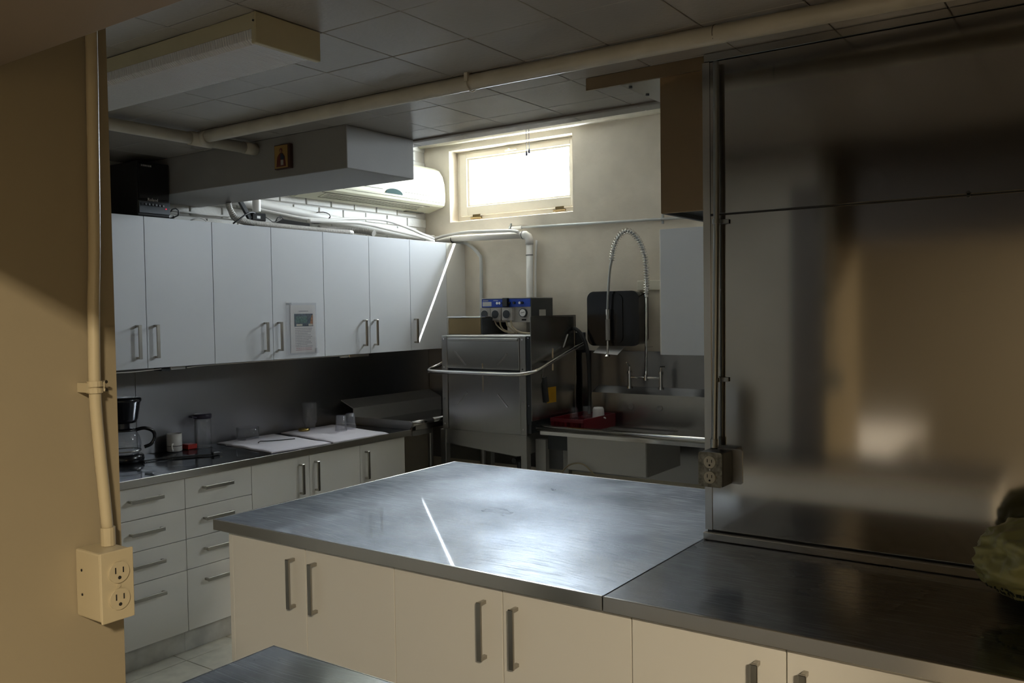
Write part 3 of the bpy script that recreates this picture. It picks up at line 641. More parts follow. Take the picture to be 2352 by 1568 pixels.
for a, b_ in ((3.62, 4.01), (4.24, 4.62)):
    put('trim_groove', B().bar((.2121, a, 2.527), (.2121, b_, 2.527), .003, .0012, (1, 0, 0)), 'ac_dark', t)
put('side_seam', B().bar((.2118, 3.37, 2.487), (.2118, 4.68, 2.487), .002, .001, (1, 0, 0)), 'ac_dark', t)
put('mounting_clip', B().box(.03, .06, 4.42, 4.62, 2.418, 2.4235), 'ac_dark', t)

# ------------------------------------------------------------------ window blind cords
t = thing('blind_cords', (1.04, 4.55, 2.72), 'two dark pull cords with tassels hanging before the window', 'blind cord')
put('cord', B().tube([(1.045, 4.56, 2.985), (1.045, 4.56, 2.765)], .0018, 6, smooth=False), 'navy', t)
put('cord', B().tube([(1.067, 4.56, 2.985), (1.067, 4.56, 2.775)], .0018, 6, smooth=False), 'navy', t)
put('tassel', B().lathe((1.045, 4.56, 2.735), [(0, 0), (.008, 0), (.007, .018), (.003, .034), (0, .034)], 12), 'navy', t)
put('tassel', B().lathe((1.067, 4.56, 2.748), [(0, 0), (.008, 0), (.007, .018), (.003, .034), (0, .034)], 12), 'navy', t)
put('bracket', B().box(1.03, 1.085, 4.53, 4.59, 2.985, 2.999), 'frame', t)
T('ceiling_hook_plate', B().prism([(1.20, 2.999), (1.32, 2.999), (1.25, 2.955)], 4.50, 4.515, 'Y').box(1.19, 1.33, 4.47, 4.52, 2.992, 2.999), 'whiteceil', 'small white bracket under the high ceiling above the window', 'bracket')

# ------------------------------------------------------------------ printed sheet on the door
t = thing('notice_sheet', (.3735, 3.11, 1.43), 'printed sheet in a clear sleeve taped to the white door', 'notice')
X = .3735
put('paper', B().box(X, X + .0012, 3.022, 3.216, 1.437, 1.722), 'white', t)
put('print_photo', B().box(X + .0014, X + .002, 3.050, 3.196, 1.594, 1.670), 'photo', t)
put('photo_screen', B().box(X + .0021, X + .0025, 3.060, 3.150, 1.615, 1.655), 'photo2', t)
put('photo_corner', B().prism([(3.172, 1.612), (3.195, 1.60), (3.195, 1.665), (3.182, 1.655)], X + .0021, X + .0025, 'X'), 'photo3', t)
put('photo_labels', B().box(X + .0021, X + .0025, 3.065, 3.112, 1.597, 1.609).box(X + .0021, X + .0025, 3.16, 3.192, 1.597, 1.609), 'plate', t)
tx = B()
for k in range(12):
    z = 1.580 - .0098 * k; y = 3.056
    while y < 3.178 - (.03 if k in (3, 7, 10) else 0):
        wq = random.uniform(.006, .016); tx.box(X + .0014, X + .0018, y, y + wq, z, z + .003); y += wq + .003
tx.box(X + .0014, X + .0018, 3.085, 3.16, 1.684, 1.6875)
put('text_lines', tx, 'ink', t)
tx = B()
for k in range(2):
    y = 3.06
    while y < 3.178: wq = random.uniform(.006, .016); tx.box(X + .0014, X + .0018, y, y + wq, 1.4615 - .0098 * k, 1.4645 - .0098 * k); y += wq + .003
put('red_text_lines', tx, 'redink', t)
put('clear_sleeve', B().box(X + .003, X + .0034, 2.988, 3.224, 1.424, 1.736), 'sleeve', t)
put('tape', B().box(X + .0036, X + .004, 2.985, 3.03, 1.722, 1.744).box(X + .0036, X + .004, 3.205, 3.238, 1.43, 1.462), 'sleeve', t)

# ------------------------------------------------------------------ under-cabinet lights
t = thing('under_cabinet_outlet', (.3, 2.27, 1.37), 'small grey outlet unit under the wall cabinets over the coffee maker', 'outlet')
put('box', B().box(.26, .33, 2.195, 2.245, 1.382, 1.404, .002, 1), 'dark', t)
put('plate', B().box(.255, .335, 2.247, 2.335, 1.386, 1.404, .003, 1), 'ltgrey', t)
T('under_cabinet_cable', B().tube([(.345, 1.70, 1.398), (.345, 2.0, 1.391), (.335, 2.19, 1.396)], .003, 6), 'cable', 'thin white cable under the first wall cabinet', 'cable')
T('under_cabinet_cable', B().tube([(.34, 2.34, 1.393), (.345, 2.5, 1.399), (.345, 3.2, 1.4), (.345, 3.52, 1.399)], .003, 6), 'cable', 'thin white cable under the cabinet with the printed sheet', 'cable')
t = thing('under_cabinet_lamp', (.3, 3.6, 1.38), 'small steel lamp under the wall cabinet left of the dishwasher', 'lamp')
put('housing', B().box(.27, .34, 3.53, 3.71, 1.384, 1.4045, .003, 1), 'edge', t)
put('bulb', B().cyl((.335, 3.49, 1.392), .006, .07, 'Y', 10), 'cup', t)

# ------------------------------------------------------------------ things on the left worktop
ZT = .9112
t = thing('coffee_maker', (.15, 2.08, ZT), 'black drip coffee maker with glass jug beside the wall edge', 'coffee maker')
c = (.15, 2.09)
put('base', B().lathe((c[0], c[1], ZT), [(0, 0), (.088, 0), (.092, .012), (.090, .032), (.082, .040), (0, .040)], 32), 'black', t)
put('column', B().box(.03, .12, 1.955, 2.04, ZT, ZT + .325, .012, 3), 'black', t)
put('hopper', B().lathe((c[0], c[1] - .01, ZT + .205), [(0, 0), (.062, 0), (.074, .02), (.088, .105), (.094, .112), (.094, .124), (.088, .130), (0, .130)], 32), 'black', t)
put('nozzle', B().cyl((c[0], c[1] - .01, ZT + .19), .034, .03, 'Z', 20), 'black', t)
jg = thing('coffee_jug', (c[0], c[1], ZT + .041), 'clear glass coffee jug with black handle on the coffee maker', 'jug')
put('glass_body', B().lathe((c[0], c[1], ZT + .041), [(.0, .001), (.066, .001), (.076, .014), (.077, .06), (.070, .095), (.056, .12), (.0545, .12), (.0685, .094), (.0755, .06), (.0745, .015), (.065, .003), (0, .003)], 32), 'glassware', jg)
put('band', B().lathe((c[0], c[1], ZT + .041), [(.0775, .016), (.0785, .016), (.0785, .022), (.0775, .022)], 32), 'edge', jg)
put('lid', B().lathe((c[0], c[1], ZT + .041), [(0, .1205), (.058, .1205), (.060, .126), (.05, .134), (0, .136)], 28), 'black', jg)
put('handle', B().tube([(c[0] + .03, c[1] + .045, ZT + .165), (c[0] + .045, c[1] + .085, ZT + .170), (c[0] + .055, c[1] + .125, ZT + .150), (c[0] + .055, c[1] + .135, ZT + .115), (c[0] + .048, c[1] + .118, ZT + .082), (c[0] + .038, c[1] + .085, ZT + .07)], .0095, 10, step=.008), 'black', jg)
t = thing('mug', (.06, 2.43, ZT), 'white mug with a dark line beside the coffee maker', 'mug')
mc = (.065, 2.435, ZT)
put('body', B().lathe(mc, [(0, 0), (.034, 0), (.041, .004), (.041, .1), (.038, .1), (.038, .008), (0, .008)], 28), 'cup', t)
put('painted_line', B().lathe(mc, [(.0412, .031), (.0417, .031), (.0417, .034), (.0412, .034)], 28), 'cupline', t)
put('handle', B().tube([(mc[0] + .028, mc[1] - .028, ZT + .045), (mc[0] + .045, mc[1] - .045, ZT + .045), (mc[0] + .05, mc[1] - .05, ZT + .03), (mc[0] + .042, mc[1] - .042, ZT + .012), (mc[0] + .028, mc[1] - .028, ZT + .012)], .005, 8, step=.006), 'cup', t)
T('red_packet', B().box(.03, .09, 2.505, 2.565, ZT, ZT + .028, .003, 1), 'red2', 'small dark red packet between the mug and the lidded jar', 'packet')
t = thing('lidded_jar', (.075, 2.60, ZT), 'clear jar with dark spouted lid standing on the worktop', 'jar')
jc = (.075, 2.615, ZT)
put('glass_body', B().lathe(jc, [(0, 0), (.044, 0), (.047, .006), (.047, .15), (.044, .165), (.042, .165), (.0445, .149), (.0445, .009), (0, .007)], 28), 'glassware', t)
put('lid', B().lathe((jc[0], jc[1], jc[2] + .158), [(0, .008), (.049, .008), (.051, .012), (.051, .030), (.047, .034), (0, .034)], 28).bar((jc[0], jc[1] - .045, jc[2] + .172), (jc[0] + .0, jc[1] - .08, jc[2] + .177), .03, .008, (0, 0, 1)), 'navy', t)
t = thing('worktop_cord', (.45, 2.3, ZT), 'black cord with plug lying on the worktop before the jar', 'cord')
put('cord', B().tube([(.245, 2.13, ZT + .005), (.25, 2.22, ZT + .005), (.31, 2.32, ZT + .005), (.35, 2.40, ZT + .005), (.385, 2.445, ZT + .006)], .0048, 8), 'rubber', t)
put('plug', B().box(.375, .40, 2.445, 2.49, ZT, ZT + .018, .004, 1), 'rubber', t)
put('prong', B().box(.380, .382, 2.49, 2.506, ZT + .006, ZT + .012).box(.392, .394, 2.49, 2.506, ZT + .006, ZT + .012), 'chrome', t)

def towel(name, corners, z, th, label, seed, droop=None):
    b = B(); n = 28; c0, c1, c2, c3 = [Vector((*q, 0)) for q in corners]; top = []; bot = []
    for i in range(n + 1):
        ra, rb = [], []
        for j in range(n + 1):
            u, v = i / n, j / n; p = c0.lerp(c1, u).lerp(c3.lerp(c2, u), v)
            e = min(u, v, 1 - u, 1 - v) * 12; e = min(1, e) ** .5
            nz = noise.noise(Vector((p.x * 9 + seed, p.y * 7, seed))) * .006 + noise.noise(Vector((p.x * 30, p.y * 26, seed))) * .0025
            wob = Vector((noise.noise(Vector((p.y * 8, seed, 1))), noise.noise(Vector((p.x * 8, seed, 5))), 0)) * .008
            q = p + wob; zz = z + th * (.45 + .55 * e) + nz * e
            if q.x > .65: zz -= (q.x - .65) * .5
            ra.append(b.bm.verts.new((q.x, q.y, max(zz, z + .002 if q.x <= .652 else z - .03)))); rb.append(b.bm.verts.new((q.x, q.y, z)))
        top.append(ra); bot.append(rb)
    for i in range(n):
        for j in range(n):
            f_ = b.bm.faces.new((top[i][j], top[i + 1][j], top[i + 1][j + 1], top[i][j + 1])); f_.smooth = True
            b.bm.faces.new((bot[i][j], bot[i][j + 1], bot[i + 1][j + 1], bot[i + 1][j]))
    for i in range(n):
        for A, Z in ((0, 1), (n, 1)):
            b.bm.faces.new((top[i][A], top[i + 1][A], bot[i + 1][A], bot[i][A])); b.bm.faces.new((top[A][i], top[A][i + 1], bot[A][i + 1], bot[A][i]))
    bmesh.ops.remove_doubles(b.bm, verts=b.bm.verts[:], dist=1e-6)
    return T(name, b, 'towel', label, 'towel', 'folded towels on the left worktop')
towel('folded_towel', [(.03, 2.74), (.612, 2.66), (.640, 3.075), (.03, 3.16)], ZT, .010, 'folded white towel nearer the coffee maker with a thin cord on it', 2)
towel('folded_towel', [(.03, 3.22), (.640, 3.09), (.655, 3.545), (.03, 3.66)], ZT, .010, 'folded white towel under the upturned glasses, nearer the dishwasher', 9)
tub('string', [(.33, 2.80, ZT + .0185), (.30, 2.84, ZT + .020), (.32, 2.87, ZT + .018), (.36, 2.93, ZT + .0185), (.39, 3.02, ZT + .018)], .003, 'rubber', 'thin dark string lying on the nearer towel', 'string')
def tumbler(x, y, z, r0, r1, h, label, group=None, m='frosty', name='tumbler'):
    return T(name, B().lathe((x, y, z), [(r0, 0), (r1, h - .006), (r1 - .003, h), (0, h), (0, h - .004), (r1 - .004, h - .006), (r0 - .002, .001)], 28), m, label, 'glass', group)
tumbler(.36, 3.425, ZT + .012, .038, .030, .10, 'upturned tumbler on the towel, the one nearer the coffee maker', 'upturned tumblers')
tumbler(.33, 3.535, ZT + .012, .038, .030, .10, 'upturned tumbler on the towel, the one nearer the dish table', 'upturned tumblers')
T('upturned_jar', B().lathe((.10, 3.40, ZT + .012), [(.034, 0), (.034, .028), (.045, .045), (.048, .06), (.048, .165), (.042, .172), (0, .172), (0, .168), (.040, .168), (.045, .163), (.0455, .06), (.043, .047), (.0315, .029), (.0315, .001)], 28), 'glassware', 'tall upturned glass jar at the back of the towel', 'jar')
T('jar_lid', B().lathe((.14, 3.315, ZT + .012), [(0, 0), (.034, 0), (.036, .003), (.036, .015), (.033, .015), (.033, .004), (0, .003)], 24), 'tin', 'gold jar lid on the towel beside the upturned glass jar', 'lid')
T('glass_bowl', B().lathe((.11, 2.90, ZT + .012), [(0, 0), (.062, 0), (.066, .004), (.066, .072), (.063, .072), (.063, .006), (0, .004)], 30), 'glassware', 'low clear glass bowl at the back of the nearer towel', 'bowl')

# ------------------------------------------------------------------ dish table on the left of the dishwasher
t = thing('clean_dish_table', (.35, 4.2, 0), 'stainless dish table left of the dishwasher with sloped splash', 'dish table')
put('deck', B().box(.13, .62, 3.81, 4.66, .915, .925).box(.13, .62, 3.80, 3.81, .915, .95), 'steel', t)
put('rolled_rim', B().tube([(.633, 3.785, .942), (.633, 3.995, .945)], .0185, 14, smooth=False).tube([(.633, 3.995, .945), (.633, 4.66, .945)], .0185, 14, smooth=False).box(.618, .648, 3.81, 4.66, .90, .935), 'steel', t)
put('end_apron', B().prism([(.02, .962), (.622, .962), (.645, .952), (.645, .93), (.612, .895), (.02, .925)], 3.775, 3.785, 'Y'), 'steel_dull', t)
put('splash', B().prism([(.12, .92), (.126, .92), (.126, 1.022), (.012, 1.072), (.006, 1.072), (.006, 1.066), (.12, 1.018)], 3.77, 4.705, 'Y'), 'ltgrey', t)
put('under_rail', B().box(.60, .635, 3.79, 3.99, .862, .895), 'steel_dull', t)
put('leg', B().cyl((.60, 4.60, .448), .02, .895, 'Z', 14), 'steel_dull', t)
put('leg', B().cyl((.10, 4.60, .448), .02, .895, 'Z', 14), 'steel_dull', t)

# ------------------------------------------------------------------ hood type dishwasher
t = thing('dishwasher', (1.07, 4.25, 0), 'tall stainless hood dishwasher with wraparound lift bar', 'dishwasher')
X0, X1, YF0, YB0 = .722, 1.428, 4.0, 4.56
put('hood_body', B().box(X0 + .03, X1 - .012, YF0 + .014, YB0, .905, 1.500), 'dark', t)
put('hood_top', B().box(X0, X1 - .03, YF0 + .002, YB0, 1.5005, 1.513, .003, 1), 'ltgrey', t)
put('upper_panel', B().box(.770, 1.345, YF0 - .004, YF0 + .013, 1.298, 1.500, .003, 2), 'steel_dw', t)
put('lower_panel', B().box(.770, 1.345, YF0 + .002, YF0 + .013, .893, 1.285, .003, 2), 'steel_dw', t)
put('top_lip', B().box(.785, 1.335, YF0 - .009, YF0 - .0045, 1.478, 1.496, .002, 1), 'steel', t)
for a, b_ in ((X0, .767), (1.348, 1.392)): 
    pst = put('corner_post', B().box(a, b_, YF0 - .002, YF0 + .013, .893, 1.512, .002, 1), 'steel_dull', t)
    for z in (.93, 1.10, 1.305, 1.49): put('bolt', B().cyl(((a + b_) / 2, YF0 - .004, z), .006, .005, 'Y', 8), 'chrome', pst)
put('corner_channel', B().box(1.394, X1 - .001, YF0 + .001, YF0 + .013, .96, 1.512, .002, 1), 'dark', t)
for z in (1.08, 1.29, 1.50): put('bolt', B().cyl((1.412, YF0 - .001, z), .004, .004, 'Y', 8), 'chrome', t)
sp = put('side_panel', B().box(X1, X1 + .006, YF0 - .002, 4.52, .985, 1.629, .002, 1), 'steel_dw', t)
put('side_panel_edge', B().box(X1 - .004, X1 + .009, 4.5205, 4.535, .985, 1.629).box(X1 - .004, X1 + .009, YF0 - .006, 4.535, 1.6295, 1.636), 'steel', t)
put('side_panel', B().box(X0 - .004, X0, YF0 + .02, YB0, .985, 1.512), 'steel_dull', t)
ribs = [((.833, 1.408), (.922, 1.322)), ((1.252, 1.401), (1.177, 1.328)), ((1.056, 1.335), (1.056, 1.300))]
rib = lambda p, q, n: put('pressed_rib', B().bar(p, q, .007, .004, n), 'chrome', t)
for p_, q_ in ribs: rib((p_[0], YF0 - .0045, p_[1]), (q_[0], YF0 - .0045, q_[1]), (0, -1, 0))
for p_, q_ in (((1.055, 1.283), (1.054, 1.151)), ((.929, 1.146), (.844, 1.062)), ((1.173, 1.142), (1.249, 1.063))): rib((p_[0], YF0 + .0015, p_[1]), (q_[0], YF0 + .0015, q_[1]), (0, -1, 0))
for p_, q_ in (((4.436, 1.508), (4.380, 1.425)), ((4.251, 1.425), (4.248, 1.285)), ((4.098, 1.213), (4.135, 1.306))): rib((X1 + .0065, *p_), (X1 + .0065, *q_), (1, 0, 0))
put('lift_bar', B().tube([(.655, 4.56, 1.44), (.655, 4.3, 1.375), (.655, 4.03, 1.308), (.657, 3.955, 1.292), (.68, 3.912, 1.284), (.735, 3.90, 1.281), (1.0, 3.90, 1.278), (1.35, 3.90, 1.278), (1.43, 3.915, 1.283), (1.475, 3.96, 1.295), (1.485, 4.03, 1.312), (1.485, 4.3, 1.385), (1.485, 4.58, 1.455)], .0125, 14), 'chrome', t)
put('bar_bracket', B().box(1.436, 1.480, 4.165, 4.185, 1.335, 1.352), 'dark', t)
put('bar_bracket', B().box(1.42, 1.49, 4.545, 4.575, 1.40, 1.52, .003, 1), 'dark', t)
put('bar_bracket', B().box(.66, .735, 4.545, 4.575, 1.40, 1.50, .003, 1), 'dark', t)
put('yellow_label', B().box(X1 + .0065, X1 + .0072, 4.172, 4.280, 1.080, 1.180), 'yellow', t)
put('side_catch', B().bar((X1 + .007, 4.135, 1.25), (X1 + .007, 4.16, 1.09), .035, .012, (1, 0, 0)), 'dark', t)
put('tank', B().prism([(.735, .893), (1.34, .893), (1.34, .76), (1.30, .755), (.735, .80)], YF0 + .01, 4.5, 'Y'), 'steel_dull', t)
for lx in (.70, 1.345): put('leg', B().box(lx, lx + .045, YF0 - .001, YF0 + .045, 0, .892, .002, 1), 'steel_dull', t)
for lx in (.70, 1.345): put('leg', B().box(lx, lx + .045, 4.50, 4.545, 0, .892, .002, 1), 'steel_dull', t)
put('drain_valve', B().cyl((1.20, 4.2, .68), .02, .18, 'Z', 12).cyl((1.20, 4.17, .70), .018, .08, 'Y', 12), 'dark', t)
put('back_box', B().box(.615, .895, 4.205, 4.50, 1.5135, 1.625, .002, 1), 'brass', t)
put('back_box_lid', B().box(.610, .902, 4.195, 4.505, 1.6255, 1.636, .002, 1), 'chrome', t)
put('back_box_side', B().box(.896, .905, 4.205, 4.50, 1.5135, 1.625), 'dark', t)
# chemical pump controller on top
k_ = thing('pump_controller', (1.0, 4.5, 1.59), 'blue and grey pump controller box mounted above the dishwasher', 'controller')
put('case', B().box(.794, 1.200, 4.356, 4.62, 1.592, 1.752, .002, 1), 'grey', k_)
put('case_side', B().box(1.2005, 1.203, 4.354, 4.62, 1.590, 1.753), 'dark', k_)
put('top_edge', B().box(.792, 1.205, 4.348, 4.62, 1.7525, 1.758), 'ltgrey', k_)
bp = put('blue_panel', B().box(.796, 1.198, 4.3505, 4.3555, 1.695, 1.750, .001, 1), 'blue', k_)
put('info_plate', B().box(.804, .880, 4.3494, 4.3503, 1.702, 1.732), 'ltgrey', bp)
tx = B()
for k in range(8): tx.box(.806 + .006 * k, .8105 + .006 * k, 4.3496, 4.3503, 1.7375, 1.744)
for k in range(7): tx.box(.896 + .0058 * k, .9002 + .0058 * k, 4.3496, 4.3503, 1.7378, 1.743)
put('faint_lettering', tx, 'ltgrey', bp)
for x, m_ in ((.935, 'chrome'), (.955, 'chrome'), (1.072, 'black'), (1.120, 'chrome'), (1.138, 'black')): put('knob', B().cyl((x, 4.344, 1.722), .009, .014, 'Y', 14), m_, bp)
put('latch_block', B().box(.985, 1.030, 4.325, 4.3495, 1.697, 1.757, .004, 1).box(.972, 1.045, 4.335, 4.3495, 1.716, 1.73, .004, 1), 'black', bp)
for x in (.842, .932, 1.025):
    pu = put('pump', B().rbox(x - .042, x + .042, 4.325, 4.3555, 1.605, 1.690, .006, 'Y'), 'grey', k_)
    put('pump_ring', B().cyl((x, 4.322, 1.647), .032, .006, 'Y', 28), 'ltgrey', pu)
    put('pump_rotor', B().cyl((x, 4.319, 1.647), .028, .008, 'Y', 28), 'dark', pu)
gd = put('gauge', B().cyl((1.142, 4.348, 1.655), .030, .014, 'Y', 28), 'dark', k_)
put('gauge_face', B().cyl((1.142, 4.3400, 1.655), .024, .002, 'Y', 28), 'white', gd)
put('gauge_needle', B().bar((1.128, 4.3388, 1.654), (1.158, 4.3388, 1.660), .003, .001, (0, -1, 0)), 'slot', gd)
put('rating_plate', B().box(1.125, 1.160, 4.354, 4.3558, 1.603, 1.614), 'slot', k_)
put('side_sticker', B().box(1.2032, 1.204, 4.45, 4.53, 1.62, 1.675), 'ltgrey', k_)
put('wall_bracket', B().box(1.15, 1.30, 4.50, 4.70, 1.585, 1.5915), 'black', k_)
put('upright', B().box(.86, .875, 4.38, 4.40, 1.5135, 1.5918).box(.80, .812, 4.36, 4.38, 1.5135, 1.5918), 'edge', k_)
HS = [[(.80, 1.605), (.825, 1.575), (.85, 1.56)], [(.868, 1.604), (.868, 1.56), (.88, 1.522)], [(.915, 1.603), (.93, 1.575), (.955, 1.555), (1.0, 1.53), (1.08, 1.519)], [(.957, 1.603), (.965, 1.57), (.985, 1.545), (1.05, 1.522)], [(1.01, 1.603), (1.02, 1.57), (1.045, 1.55), (1.10, 1.52)], [(1.048, 1.603), (1.06, 1.565), (1.09, 1.54), (1.14, 1.522), (1.22, 1.518)]]
for i, h_ in enumerate(HS): put('hose', B().tube([(a, 4.335, z) for a, z in h_], .0068 if i in (1, 5) else .005, 8), 'tube', k_)
T('dishwasher_hose', B().tube([(1.437, 4.505, 1.55), (1.482, 4.505, 1.524), (1.524, 4.505, 1.458), (1.545, 4.505, 1.358), (1.553, 4.505, 1.187), (1.553, 4.505, .985)], .0125, 12), 'rubber', 'black rubber hose curving down behind the dishwasher side panel', 'hose')
T('back_post', B().box(1.438, 1.445, 4.60, 4.70, .93, 1.38), 'steel_dull', 'narrow steel upright behind the dishwasher', 'post')
bpy.data.objects['back_post']['label'] = 'narrow steel upright between dishwasher and soiled dish table splash'

# ------------------------------------------------------------------ soiled dish table with sink, right
t = thing('soiled_dish_table', (2.3, 4.35, 0), 'long stainless sink table with rolled rim right of the dishwasher', 'dish table')
TX0, TX1 = 1.462, 4.4
put('deck', B().box(TX0, 1.66, 4.06, 4.62, .900, .908).box(2.16, TX1, 4.06, 4.62, .900, .908).box(1.66, 2.16, 4.06, 4.10, .900, .908).box(1.66, 2.16, 4.55, 4.62, .900, .908), 'steel', t)
put('rolled_rim', B().tube([(TX0 - .01, 4.03, .943), (TX1, 4.05, .943)], .020, 16, smooth=False).box(TX0, TX1, 4.045, 4.055, .900, .94), 'chrome', t)
put('splash', B().prism([(4.612, .9085), (4.620, .9085), (4.620, 1.112), (4.704, 1.150), (4.704, 1.158), (4.612, 1.118)], 1.512, TX1, 'X'), 'steel', t)
put('splash_end', B().prism([(4.60, .91), (4.7, .91), (4.704, 1.155), (4.612, 1.116)], 1.506, 1.5115, 'X'), 'steel_dull', t)
for x in (1.80, 2.005): put('capped_hole', B().cyl((x, 4.609, 1.035), .018, .006, 'Y', 20), 'steel_dull', t)
sk = put('sink_basin', B().box(1.63, 2.165, 4.085, 4.0995, .690, .899, .004, 1).box(1.63, 1.645, 4.10, 4.56, .69, .899).box(2.15, 2.165, 4.10, 4.56, .69, .899).box(1.645, 2.15, 4.545, 4.56, .69, .899).box(1.645, 2.15, 4.10, 4.545, .69, .70), 'ltgrey', t)
put('leg', B().box(1.39, 1.465, 4.10, 4.14, 0, .86), 'ltgrey', t)
put('leg', B().cyl((2.9, 4.15, .45), .02, .9, 'Z', 14), 'steel_dull', t)
put('leg', B().cyl((2.9, 4.58, .45), .02, .9, 'Z', 14), 'steel_dull', t)
put('cross_brace', B().box(1.47, 1.62, 4.12, 4.13, .80, .899), 'dark', t)
T('thin_tube', B().tube([(1.60, 4.07, .655), (1.615, 4.07, .69), (1.66, 4.06, .725), (1.72, 4.06, .742), (1.78, 4.06, .728), (1.84, 4.07, .665)], .005, 8), 'tube', 'thin pale tube looped in front of the sink basin', 'tube')
# red rack with glasses
t = thing('glass_rack', (1.62, 4.40, .909), 'red plastic dish rack on the sink table beside the dishwasher', 'dish rack')
rx0, rx1, ry0, ry1, rz = 1.475, 1.715, 4.14, 4.56, .9095
put('frame', B().box(rx0, rx1, ry0, ry0 + .008, rz, rz + .02, .002, 1).box(rx0, rx1, ry0, ry0 + .008, rz + .062, rz + .085, .002, 1)
    .box(rx0, rx1, ry1 - .008, ry1, rz, rz + .085, .002, 1).box(rx0, rx0 + .008, ry0 + .008, ry1 - .008, rz, rz + .085, .002, 1).box(rx1 - .008, rx1, ry0 + .008, ry1 - .008, rz, rz + .085, .002, 1)
    , 'red', t)
for k in range(7): put('bar', B().box(rx0 + .004 + .037 * k, rx0 + .010 + .037 * k, ry0 + .001, ry0 + .007, rz + .02, rz + .062), 'red', t)
gr = B()
for k in range(1, 6): gr.box(rx0 + .04 * k - .002, rx0 + .04 * k + .002, ry0 + .008, ry1 - .008, rz + .004, rz + .06)
for k in range(1, 10): gr.box(rx0 + .008, rx1 - .008, ry0 + .042 * k - .002, ry0 + .042 * k + .002, rz + .004, rz + .06)
put('divider_grid', gr, 'red', t)
tumbler(1.555, 4.30, rz + .062, .03, .026, .075, 'clear tumbler in the red rack nearer the front edge', 'glasses in the red rack', 'glassware')
tumbler(1.600, 4.39, rz + .062, .03, .026, .078, 'clear tumbler in the red rack beside the white cup', 'glasses in the red rack', 'glassware')
t = thing('white_cup', (1.66, 4.41, rz + .062), 'white cup tipped upside down in the red rack', 'cup')
put('body', B().lathe((1.665, 4.42, rz + .062), [(.040, 0), (.036, .06), (.030, .072), (0, .074), (0, .070), (.028, .068), (.033, .058), (.037, .001)], 26), 'cup', t)
put('handle', B().tube([(1.70, 4.405, rz + .075), (1.725, 4.40, rz + .07), (1.73, 4.40, rz + .066)], .005, 8), 'cup', t)

# pre-rinse tap
t = thing('pre_rinse_tap', (1.92, 4.6, 1.15), 'chrome pre-rinse tap with tall spring arch over the sink', 'tap')
put('riser', B().tube([(1.916, 4.60, 1.23), (1.920, 4.60, 1.60), (1.923, 4.60, 1.86)], .0085, 12, smooth=False), 'chrome', t)
put('cross_bar', B().tube([(1.80, 4.60, 1.228), (2.02, 4.60, 1.228)], .0075, 12, smooth=False).cyl((1.916, 4.60, 1.228), .015, .035, 'Z', 14), 'chrome', t)
for x in (1.80, 2.02):
    v_ = put('valve', B().cyl((x, 4.60, 1.213), .013, .115, 'Z', 16).cyl((x, 4.60, 1.162), .019, .016, 'Z', 16).cyl((x, 4.60, 1.26), .017, .016, 'Z', 16), 'chrome', t)
    put('lever', B().cyl((x, 4.60, 1.283), .007, .03, 'Z', 10).bar((x, 4.60, 1.296), (x + (.045 if x > 1.9 else -.008), 4.575, 1.300 if x > 1.9 else 1.32), .014, .008, (0, 0, 1)), 'chrome', v_)
SPR = [(1.923, 4.6, 1.76), (1.926, 4.6, 1.861), (1.926, 4.595, 1.944), (1.916, 4.585, 2.027), (1.888, 4.575, 2.103), (1.847, 4.56, 2.154), (1.804, 4.548, 2.167), (1.76, 4.535, 2.127), (1.733, 4.527, 2.061), (1.72, 4.52, 1.985)]
sp_ = spline([Vector(p) for p in SPR], .004); co_ = []; d = 0; up = Vector((0, 1, 0))
for i, p in enumerate(sp_):
    tt = (sp_[min(i + 1, len(sp_) - 1)] - sp_[max(i - 1, 0)]).normalized(); a = tt.cross(up).normalized()
    if i: 
        n_ = 4
        for s_ in range(n_):
            q = sp_[i - 1].lerp(p, s_ / n_); ph = (d + (p - sp_[i - 1]).length * s_ / n_) / .0165 * 2 * math.pi
            co_.append(q + a * .018 * math.cos(ph) + up * .018 * math.sin(ph))
        d += (p - sp_[i - 1]).length
put('spring', B().tube(co_, .003, 5, smooth=False), 'chrome', t)
put('hose', B().tube(SPR + [(1.706, 4.52, 1.922), (1.692, 4.52, 1.782), (1.684, 4.52, 1.66)], .0082, 10), 'conduit', t)
put('ring_clamp', B().cyl((1.923, 4.6, 1.752), .015, .016, 'Z', 14), 'chrome', t)
put('spray_handle', B().cyl((1.684, 4.52, 1.637), .0125, .065, 'Z', 14).cyl((1.684, 4.52, 1.441), .009, .05, 'Z', 12).cyl((1.682, 4.52, 1.404), .007, .06, 'Z', 12), 'chrome', t)
put('grip', B().cyl((1.685, 4.52, 1.537), .0135, .135, 'Z', 14), 'grey', t)
put('spray_head', B().cyl((1.681, 4.52, 1.371), .023, .010, 'Z', 20, r2=.012), 'chrome', t)
put('wall_support', B().box(1.914, 1.920, 4.61, BK - .02, 1.42, 1.426), 'chrome', t)

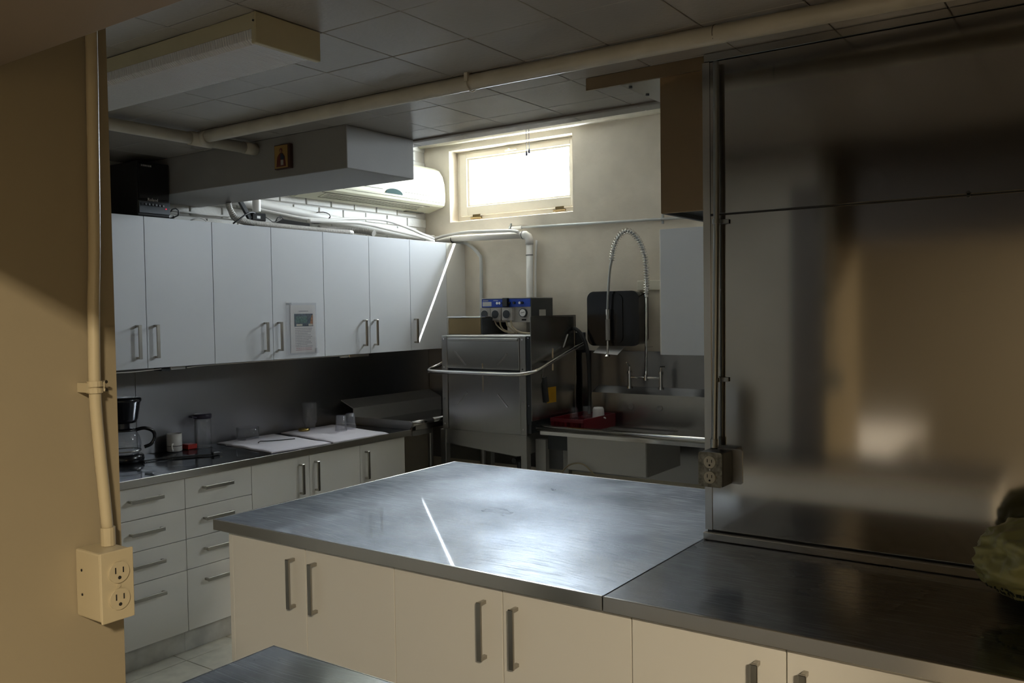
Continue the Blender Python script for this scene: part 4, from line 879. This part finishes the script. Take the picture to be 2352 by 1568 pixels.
# towel dispenser, box, right wall cabinet
t = thing('paper_towel_dispenser', (1.72, 4.6, 1.42), 'black paper towel dispenser on the back wall behind the tap', 'dispenser')
put('body', B().rbox(1.520, 1.880, 4.585, BK - .001, 1.438, 1.782, .045, 'Y', 8), 'black', t)
put('front_cover', B().rbox(1.510, 1.889, 4.560, 4.5845, 1.431, 1.787, .050, 'Y', 8), 'black', t)
put('front_bulge', B().rbox(1.530, 1.775, 4.553, 4.5595, 1.447, 1.770, .042, 'Y', 8), 'black', t)
put('paper_sheet', B().bar((1.665, 4.645, 1.440), (1.65, 4.545, 1.380), .19, .002, (0, .5, -1)), 'white', t)
T('wall_junction_box', B().box(1.812, 1.985, 4.69, BK - .001, 1.790, 1.853, .003, 1), 'plate', 'small ivory box on the wall behind the tap riser', 'box')
t = thing('right_wall_cabinet', (2.5, 4.5, 1.389), 'tall plain white wall cabinet right of the towel dispenser', 'wall cabinet')
put('carcass', B().box(2.118, 2.72, 4.386, BK - .019, 1.389, 2.147, .001, 1), 'laminate', t)
put('door', B().box(2.134, 2.72, 4.366, 4.384, 1.390, 2.145, .001, 1), 'lam_cool', t)

# ------------------------------------------------------------------ plastic bag on the right worktop
t = thing('plastic_bag', (4.33, 2.0, .911), 'crumpled yellow-green plastic bag with black print at the right edge', 'bag')
b = B(); bmesh.ops.create_icosphere(b.bm, subdivisions=6, radius=1)
for v in b.bm.verts:
    p = v.co.copy(); rg = lambda f, o_: 1 - 2 * abs(noise.noise(p * f + Vector(o_)))
    s_ = 1 + .13 * (rg(1.5, (3, 1, 7)) - .5) + .07 * (rg(3.4, (1, 5, 2)) - .5) + .028 * (rg(8, (4, 2, 2)) - .5)
    top_ = max(0, p.z - .72) * .9
    v.co = Vector((4.320 + p.x * .205 * s_ * (1 - top_ * .8), 1.975 + p.y * .20 * s_ * (1 - top_ * .8), 1.035 + p.z * .118 * s_ + top_ * .06))
    if p.z < 0: v.co.x = 4.32 + (v.co.x - 4.32) * (1 + .45 * p.z * abs(p.z)); v.co.y = 1.985 + (v.co.y - 1.985) * (1 + .3 * p.z)
    v.co.z = max(v.co.z, .9112)
for f_ in b.bm.faces: f_.smooth = True
from mathutils.bvhtree import BVHTree
tree = BVHTree.FromBMesh(b.bm); pr_ = B()
for row, z in enumerate((.990, .974)):
    a = 165.0
    while a < 262:
        wd = random.uniform(1.2, 2.6); d_ = Vector((math.cos(math.radians(a)), math.sin(math.radians(a)), 0))
        hit = tree.ray_cast(Vector((4.32, 1.985, z)) + d_ * .5, -d_)
        if hit[0]:
            p, n = hit[0], hit[1]; tq = Vector((-d_.y, d_.x, 0)) * (.0017 * wd)
            pr_.bar(p - tq - n * .0012, p + tq - n * .0012, .008, .0026, n)
        a += wd + random.uniform(.5, 1.0)
put('bag_body', b, 'bag', t)
put('printed_lettering', pr_, 'bagprint', t, kind='stuff')
put('knot', B().lathe((4.29, 1.985, 1.135), [(.05, 0), (.02, .02), (.012, .03), (.03, .05), (.0, .04)], 12), 'bag', t)
